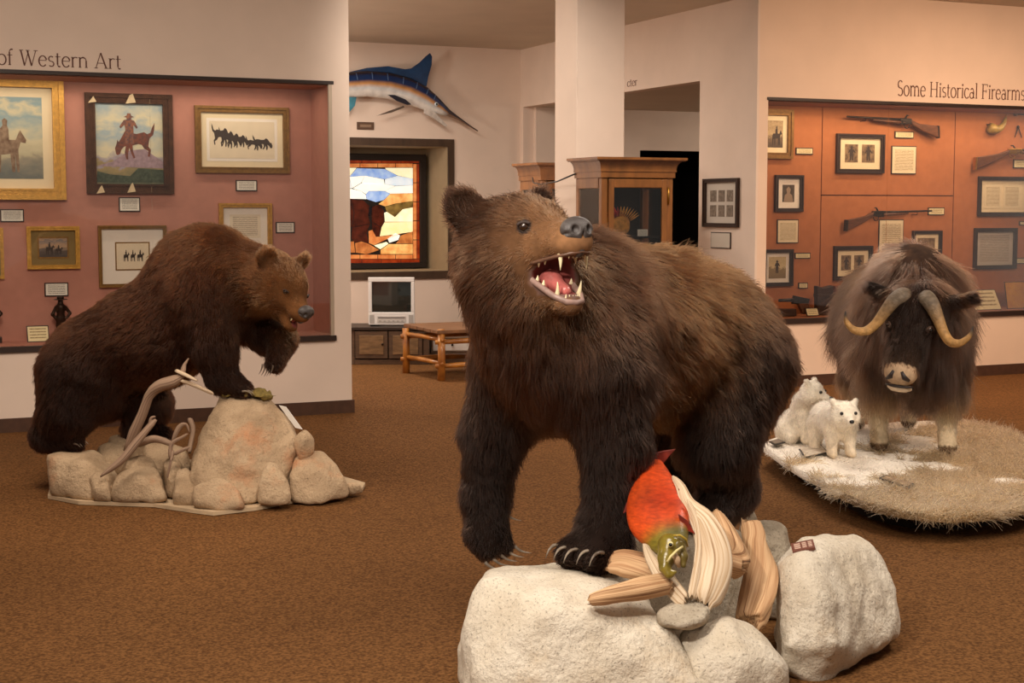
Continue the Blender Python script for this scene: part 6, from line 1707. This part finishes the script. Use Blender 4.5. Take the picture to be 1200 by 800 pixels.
# board: edge ring plus top grid with gentle relief
rings = 26
V = []; tint = []
snow_c, straw_c, soil_c = (np.array(lin(c)) for c in ((238, 228, 214), (150, 126, 96), (112, 92, 70)))
def plat_uv(p):
    """image-independent measure across the platform: a along the long axis (0 at the snow tip), b across"""
    A0 = onz(893, 521, PZ)[:2]; A1 = onz(1225, 560, PZ)[:2]
    d = (A1 - A0); L = np.linalg.norm(d); d /= L
    q = p[:, :2] - A0
    return q @ d / L, (q[:, 0] * -d[1] + q[:, 1] * d[0])
snowpts = np.array([onz(x, y, PZ)[:2] for x, y in ((900, 518), (925, 520), (950, 530), (940, 515), (975, 550), (1000, 565), (985, 535), (1020, 552), (1045, 545), (1075, 545), (1100, 548), (1050, 535), (1085, 525), (1075, 515), (1120, 550), (1180, 565))])
snowr = np.array([.26, .30, .34, .28, .26, .16, .30, .22, .17, .14, .12, .13, .20, .16, .08, .10])
def snow_w(p):
    d = np.min(np.linalg.norm(p[:, None, :2] - snowpts[None], axis=2) / snowr[None], 1)
    a_, b_ = plat_uv(p)
    d = np.where(a_ < .30, np.minimum(d, .5 + np.clip((a_ - .18) * 5, 0, 1)), d)
    return np.clip((1.05 - d + .35 * vnoise(np.c_[p[:, :2], np.zeros(len(p))], 12, 4) + .2 * vnoise(np.c_[p[:, :2], np.zeros(len(p))], 35, 5)) * 4, 0, 1)
for k in range(rings + 1):
    q = cen + (og[:, :2] - cen) * (k / rings)
    z = PZ + .012 * vnoise(np.c_[q, np.zeros(len(q))], 7, 8) * min(1, (rings - k) / 3) + .006 * vnoise(np.c_[q, np.zeros(len(q))], 22, 9) * min(1, (rings - k) / 3)
    V += [(*a, b) for a, b in zip(q, z)]
n = len(og)
V += [(*a, PZ - .035) for a in og[:, :2]]
V = np.array(V)
Fc = [(k * n + i, k * n + (i + 1) % n, (k + 1) * n + (i + 1) % n, (k + 1) * n + i)[::-1] for k in range(1, rings + 1) for i in range(n)] + [(0, 1 * n + (i + 1) % n, 1 * n + i)[::-1] for i in range(n)]
w = snow_w(V); so_ = vnoise(V, 18, 6) * .5 + .5
tint = snow_c * w[:, None] + (1 - w)[:, None] * (soil_c * (1 - so_)[:, None] + straw_c * so_[:, None])
raw_mesh('ground_cover', V, Fc, attr_mat('snow_and_soil', .9, bump=.5, bscale=90, var=.15, vscale=60, spec=.15), plat, True, tint)
MB().prism([(cen[0] + (x - cen[0]) * .96, cen[1] + (y - cen[1]) * .96, PZ - .045) for x, y, z in og], (0, 0, .02)).build('board', mat('platform_board', (96, 76, 56), .8), plat)
MB().prism([(cen[0] + (x - cen[0]) * .80, cen[1] + (y - cen[1]) * .80, 0.0) for x, y, z in og], (0, 0, PZ - .045)).build('plinth', mat('plinth_dark', (34, 24, 18), .9), plat)
# dry grass and snow fluff as strands
Tq = np.array([f if len(f) == 4 else (f[0], f[1], f[2], f[2]) for f in Fc[:rings * n - 0]])
def nrm_up(k): return np.tile([0, 0, 1.0], (k, 1))
def grass_attr(p, nn):
    w = snow_w(p); g = rng
    fl = np.stack([vnoise(p, 6, 51), vnoise(p, 6, 52), .5 * np.ones(len(p))], 1) + g.normal(size=(len(p), 3)) * .5
    col = np.array(lin((150, 122, 88)))[None] * (1 + .45 * vnoise(p, 25, 53))[:, None]
    col = np.where((g.random(len(p)) < .25)[:, None], np.array(lin((196, 166, 124)))[None], col)
    return fl, .05 + .03 * g.random(len(p)), col, (1 - w) ** 2
straw_m = hair_mat('straw_strands', .6)
fur('dry_grass', plat, V, Tq, nrm_up(len(V)), 60000, grass_attr, straw_m, r0=.0016, r1=.0006, k=4, lift=.45, wild=.35, clump=.5, seed=17)
def fluff_attr(p, nn):
    w = snow_w(p)
    fl = np.stack([vnoise(p, 8, 61), vnoise(p, 8, 62), np.full(len(p), .2)], 1)
    return fl, .014 + .012 * rng.random(len(p)), np.tile(np.array(lin((240, 228, 212))), (len(p), 1)), w * .8
fur('snow_fluff', plat, V, Tq, nrm_up(len(V)), 26000, fluff_attr, straw_m, r0=.0016, r1=.0008, k=3, lift=.3, wild=.4, clump=.4, seed=19)
# cards lying on the snow
def flat_card(q, label, face, edge=.10):
    P4 = [onz(x, y, PZ + .02) for x, y in q]; c = np.mean(P4, 0)
    t = thing('caption_card', label, 'caption card', c)
    MB().prism(P4, (0, 0, .006)).build('border', mat('card_black', (36, 30, 26), .5), t)
    MB().prism([p + (c - p) * edge + [0, 0, .0065] for p in P4], (0, 0, .002)).build('printed_face', face, t)
flat_card([(936, 527), (961, 521), (971, 531), (943, 537)], 'white card with a black edge lying on the snow by the white fox cubs', mat('card_snow', (222, 208, 188), .7, rgb2=(176, 160, 142), vscale=24))
flat_card([(901, 518), (912, 515), (920, 519), (908, 522)], 'small dark card lying at the snowy tip of the platform', mat('card_dim', (120, 104, 88), .7), .2)
flat_card([(1030, 561), (1038, 557), (1072, 568), (1066, 573)], 'narrow card half sunk in the dry grass before the musk ox', mat('card_snow2', (176, 150, 118), .7, rgb2=(120, 96, 74), vscale=30), .16)

def musk_ox():
    W, f, l = frame2(2.29, 8.75, -.05, -1)
    up = np.array([0, 0, 1.]); dn = -up; bk = -f
    root = thing('musk_ox', 'shaggy dark musk ox with curved horns standing on the platform', 'musk ox', W(.3, 0, PZ))
    Bt = Beast(.017)
    dk, br, tn = (60, 49, 44), (84, 66, 56), (142, 116, 88)
    Rf = rotm(f)
    Bt.ell(W(-.50, 0, .84), (.34, .28, .33), bk * .4 + dn, .16, dk, .1, Rf)
    Bt.ell(W(-.05, 0, .84), (.45, .285, .33), bk * .3 + dn, .25, dk, .1, Rf)
    Bt.ell(W(.28, 0, .92), (.30, .27, .33), bk * .15 + dn, .22, br, .1, Rf)
    Bt.ell(W(.22, 0, 1.10), (.26, .20, .20), bk * .5 + dn * .9, .06, br, .1, Rf)
    Bt.ell(W(-.25, 0, 1.08), (.30, .12, .09), bk, .06, tn, .08, Rf)
    Bt.cone(W(.40, 0, .98), W(.62, .0, .90), .23, .17, dn + bk * .2, .14, br, .1)
    Bt.cone(W(.42, 0, .80), W(.60, 0, .66), .22, .15, dn, .17, dk, .1)
    pale = (236, 212, 176)
    for s, x in ((1, .38), (-1, .28)):
        Bt.cone(W(x, .17 * s, .70), W(x + .02, .18 * s, .42), .12, .075, dn, .16, dk, .06)
        Bt.cone(W(x + .02, .18 * s, .44), W(x + .03, .18 * s, .24), .052, .045, dn, .018, pale, .03)
        Bt.cone(W(x + .03, .18 * s, .22), W(x + .055, .18 * s, .175), .048, .055, dn, .008, pale, .03)
    for s, x in ((1, -.55), (-1, -.45)):
        Bt.cone(W(x, .15 * s, .72), W(x - .05, .17 * s, .42), .15, .075, dn, .16, dk, .06)
        Bt.cone(W(x - .05, .17 * s, .42), W(x, .17 * s, .18), .055, .05, dn, .02, pale, .03)
    # head: face hangs steeply, turned a little
    g = -DP * .46 - RT * .33 - up * .80; g /= np.linalg.norm(g)
    R = rotm(g, -DP * .8 + up * .6 - RT * .38)
    ho = atd(1072, 372, 8.02)
    H = lambda x, y, z: ho + R @ np.array([x, y, z]); D = lambda x, y, z: R @ np.array([x, y, z])
    fc, mz = (40, 30, 26), (46, 36, 32)
    Bt.ell(H(-.04, 0, -.02), (.17, .15, .14), D(.6, 0, .2), .06, fc, .05, R)
    Bt.cone(H(.05, 0, -.03), H(.30, 0, -.02), .125, .088, D(1, 0, .1), .035, fc, .05)
    Bt.ell(H(.335, 0, -.02), (.065, .083, .07), D(1, 0, 0), .006, (96, 80, 66), .03, R)
    Bt.cone(H(.05, 0, -.12), H(.28, 0, -.10), .10, .06, dn, .09, mz, .05)
    Bt.cone(H(-.1, 0, -.12), W(.55, 0, .88), .16, .19, dn, .13, br, .08)
    for s in (-1, 1):
        Bt.cone(H(-.11, .14 * s, .0), H(-.15, .275 * s, .03), .04, .026, D(0, s, 0) + dn * .3, .045, (34, 26, 24), .03)
    mesh = Bt.S.mesh()
    P0, _, N0 = mesh
    eyes = []
    for s in (-1, 1):
        i = np.argmin(np.linalg.norm(P0 - H(.085, .118 * s, .05), axis=1)); eyes.append(P0[i] + N0[i] * .002)
    def colf(p, n, c):
        st = vnoise(p * [1, 1, .12], 30, 5)
        loc = (p - W(0, 0, 0)); x = loc @ f; y = loc @ l
        tanm = np.clip((st - .25) * 2.2, 0, 1)[:, None] * .42
        hd = (np.linalg.norm(p - H(.1, 0, 0), axis=1) < .24)[:, None]
        c2 = c * (1 + .25 * vnoise(p * [1, 1, .2], 18, 6))[:, None]
        shin = (p[:, 2] < .40)[:, None]
        return np.where(shin, c * 1.05, np.array([.72, .61, .53]) * np.where(hd, c2, c2 * (1 - tanm) + np.array(lin((136, 104, 78)))[None] * tanm))
    def lenf(p, n, ln):
        return ln * (1 + .35 * np.clip(vnoise(p, 10, 7), -1, 1))
    def densf(p, n):
        q = (p - ho) @ R
        eye = np.min([np.linalg.norm(p - e, axis=1) for e in eyes], 0) < .03
        mouth = (q[:, 0] > .32) & (np.abs(q[:, 1]) < .12) & (np.abs(q[:, 2]) < .13)
        boss = (q[:, 0] < .02) & (q[:, 0] > -.07) & (q[:, 2] > .08) & (np.abs(q[:, 1]) > .04) & (np.abs(q[:, 1]) < .10)
        low = p[:, 2] < .46
        return np.where(eye | mouth | boss, 0., np.where(low, .6, 1.))
    def tf(P, N, t, cut):
        q = (P - ho) @ R
        t[(q[:, 0] > .32) & (np.abs(q[:, 1]) < .12)] = np.array(lin((176, 150, 122)))
        t[P[:, 2] < PZ + .055] = np.array(lin((92, 72, 54)))
        return t
    # legs show as short pale hair
    finish(Bt, root, 170000, .0014, tf, lenf, colf, densf, mesh=mesh, lift=.2, wild=.13, clump=.30, seed=12, dark=.6, k=6)
    H_ = H; H = lambda x, y, z: H_(x + .035, y, z)
    # muzzle: nostrils and lips
    blk = mat('ox_dark_skin', (40, 30, 28), .5)
    lipm = mat('ox_lip', (206, 184, 156), .5, var=.15, vscale=30)
    for s in (-1, 1):
        MB().tube([H(.322, .020 * s, .045), H(.345, .036 * s, .020), H(.350, .060 * s, .0)], [.010, .015, .008], 8).build('nostril', blk, root, True)
    MB().tube([H(.356, -.072, -.055), H(.368, -.04, -.040), H(.370, 0, -.036), H(.368, .04, -.040), H(.356, .072, -.055)], [.004, .007, .008, .007, .004], 8).build('mouth_line', blk, root, True)
    MB().tube([H(.352, -.060, -.078), H(.364, -.036, -.070), H(.366, 0, -.068), H(.364, .036, -.070), H(.352, .060, -.078)], [.012, .018, .020, .018, .012], 10).build('lower_lip', lipm, root, True)
    H = H_
    for e in eyes:
        o = MB().ball(e, .017).build('eye', mat('ox_eye', (58, 30, 16), .06, spec=.8, coat=1), root, True)
        n_ = e - ho; n_ /= np.linalg.norm(n_)
        MB().ball(e + n_ * .012, .010).build('pupil', mat('eye_black', (12, 10, 10), .1), o, True)
        A_ = np.cross(n_, up); A_ /= np.linalg.norm(A_); B_ = np.cross(n_, A_)
        MB().tube([e + n_ * .004 + (A_ * math.cos(t) * .022 + B_ * math.sin(t) * .015) for t in np.linspace(0, 2 * math.pi, 18)], .006, 8, cap=False).build('eyelid', mat('ox_lid', (74, 54, 42), .8), o, True)
    # horns: flat boss halves that sweep down past the cheeks and hook up
    hm = attr_mat('ox_horn', .6, bump=.6, bscale=70, var=.3, vscale=40, coat=.0)
    for s in (1, -1):
        key = [(-.085, .03, .10, .030), (-.065, .06, .118, .044), (-.025, .10, .112, .041), (.035, .142, .08, .032), (.095, .18, .05, .027), (.145, .225, .045, .025), (.16, .28, .07, .020), (.13, .325, .10, .013), (.08, .338, .12, .003)]
        C_ = smooth_path([list(H(a, b * s, c)) + [r] for a, b, c, r in key], 40)
        P = C_[:, :3]; T = np.gradient(P, axis=0); T /= np.linalg.norm(T, axis=1)[:, None]
        V, tn_ = [], []; seg = 14
        c0, c1, c2 = (np.array(lin(q)) for q in ((104, 90, 74), (168, 128, 76), (40, 32, 28)))
        for i in range(40):
            u = i / 39; fl = 1 - .45 * max(0, 1 - u / .45)
            A_ = np.cross(T[i], D(0, 0, 1)); A_ /= np.linalg.norm(A_); B_ = np.cross(T[i], A_)
            for j in range(seg):
                t = 2 * math.pi * j / seg
                V.append(P[i] + C_[i, 3] * (math.cos(t) * A_ + math.sin(t) * B_ * fl))
                k = np.clip((u - .25) / .25, 0, 1); k2 = np.clip((u - .86) / .08, 0, 1)
                tn_.append((c0 * (1 - k) + c1 * k) * (1 - k2) + c2 * k2)
        Fq = [(i * seg + j, i * seg + (j + 1) % seg, (i + 1) * seg + (j + 1) % seg, (i + 1) * seg + j) for i in range(39) for j in range(seg)] + [tuple(range(seg))[::-1], tuple(39 * seg + j for j in range(seg))]
        raw_mesh('horn', V, Fq, hm, root, True, np.array(tn_))
    return root
musk_ox()

# ------------------------------------------------------------------ two white fox cubs
white_fur = hair_mat('white_fur_strands', .5)
def cub(label, W, f, l, sitting, head_px, head_dir, sc=1.0):
    up = np.array([0, 0, 1.]); dn = -up; bk = -f
    root = thing('fox_cub', label, 'fox cub', W(0, 0, PZ), 'white fox cubs on the snowy platform')
    Bt = Beast(.008)
    wh, cr = (240, 228, 208), (226, 200, 164)
    Rf = rotm(f)
    ho = head_px
    if sitting:
        Bt.ell(W(-.06, 0, .225), (.10, .088, .095), dn + bk * .3, .03, wh, .04, Rf)
        Bt.cone(W(-.02, 0, .25), W(.03, 0, .36), .085, .072, dn, .03, wh, .04)
        Bt.cone(W(.03, 0, .37), ho, .065, .05, dn, .028, wh, .03)
        for s in (-1, 1):
            Bt.cone(W(.05, .04 * s, .29), W(.07, .04 * s, .17), .036, .024, dn, .014, wh, .03)
            Bt.cone(W(.07, .04 * s, .158), W(.10, .042 * s, .152), .022, .02, f, .006, cr, .02)
            Bt.cone(W(-.06, .075 * s, .20), W(.0, .085 * s, .165), .06, .035, dn, .022, wh, .03)
        tail = [W(-.14, .03, .17), W(-.16, .10, .165), W(-.10, .15, .165)]
    else:
        Bt.ell(W(-.10, 0, .325), (.12, .092, .10), dn + bk * .5, .032, wh, .04, Rf)
        Bt.ell(W(.03, 0, .33), (.10, .098, .105), dn + bk * .3, .034, wh, .04, Rf)
        Bt.cone(W(.06, 0, .36), ho, .080, .06, dn, .03, wh, .04)
        for s in (-1, 1):
            Bt.cone(W(.06, .05 * s, .29), W(.075, .055 * s, .17), .042, .026, dn, .014, wh, .03)
            Bt.cone(W(.075, .055 * s, .16), W(.10, .057 * s, .153), .024, .022, f, .006, cr, .02)
            Bt.cone(W(-.14, .055 * s, .29), W(-.15, .06 * s, .17), .05, .027, dn, .018, wh, .03)
            Bt.cone(W(-.15, .06 * s, .16), W(-.12, .06 * s, .153), .024, .021, f, .006, cr, .02)
        tail = [W(-.20, 0, .33), W(-.28, .02, .29), W(-.32, .03, .22)]
    Bt.cone(tail[0], tail[1], .035, .045, bk, .035, wh, .03); Bt.cone(tail[1], tail[2], .045, .03, bk, .035, wh, .03)
    R = rotm(head_dir)
    H = lambda x, y, z: ho + R @ (np.array([x, y, z]) * sc); D = lambda x, y, z: R @ np.array([x, y, z])
    Bt.ell(H(0, 0, .0), np.array([.062, .064, .056]) * sc, D(-1, 0, 0), .014, wh, .02, R)
    for s in (-1, 1):
        Bt.ell(H(.0, .042 * s, -.02), np.array([.045, .032, .034]) * sc, D(-.6, s, -.4), .024, wh, .02, R)
        Bt.cone(H(-.012, .046 * s, .04), H(-.016, .054 * s, .055), .019 * sc, .014 * sc, up, .008, wh, .012)
    Bt.cone(H(.045, 0, -.012), H(.088, 0, -.020), .030 * sc, .017 * sc, D(-1, 0, 0), .004, (246, 236, 220), .02)
    mesh = Bt.S.mesh()
    pts = [H(.052, .030 * s, .012) for s in (-1, 1)]
    def densf(p, n):
        return np.where(np.linalg.norm(p - H(.10, 0, -.016), axis=1) < .016, 0., np.where(np.min([np.linalg.norm(p - q, axis=1) for q in pts], 0) < .012, .0, 1.))
    finish(Bt, root, 26000, .0011, None, None, None, densf, mesh=mesh, lift=.45, wild=.2, clump=.25, dark=.95, material=white_fur, r1=.0004, k=4, seed=33)
    blk = mat('cub_black', (20, 16, 15), .2, coat=.5)
    for q in pts:
        i = np.argmin(np.linalg.norm(mesh[0] - q, axis=1))
        MB().ball(mesh[0][i] + mesh[2][i] * .003, .0085 * sc).build('eye', blk, root, True)
    MB().ball(H(.106, 0, -.014), np.array([.011, .012, .010]) * sc).build('nose', blk, root, True)
    return root
d2 = 8.25
Wc, fc_, lc_ = frame2((985 - 600) / F_PX * 8.2, 8.25, .22, -1)
cub('white fox cub standing on all fours with its face to the front', Wc, fc_, lc_, False, atd(990, 484, 8.08), -DP * 1.0 + RT * .10 - np.array([0, 0, .12]), 1.15)
Ws, fs_, ls_ = frame2((944 - 600) / F_PX * 8.7, 8.72, .55, -.85)
cub('white fox cub sitting upright and looking sideways', Ws, fs_, ls_, True, atd(952, 459, 8.6), -DP * .55 + RT * .85 - np.array([0, 0, .12]), 1.1)
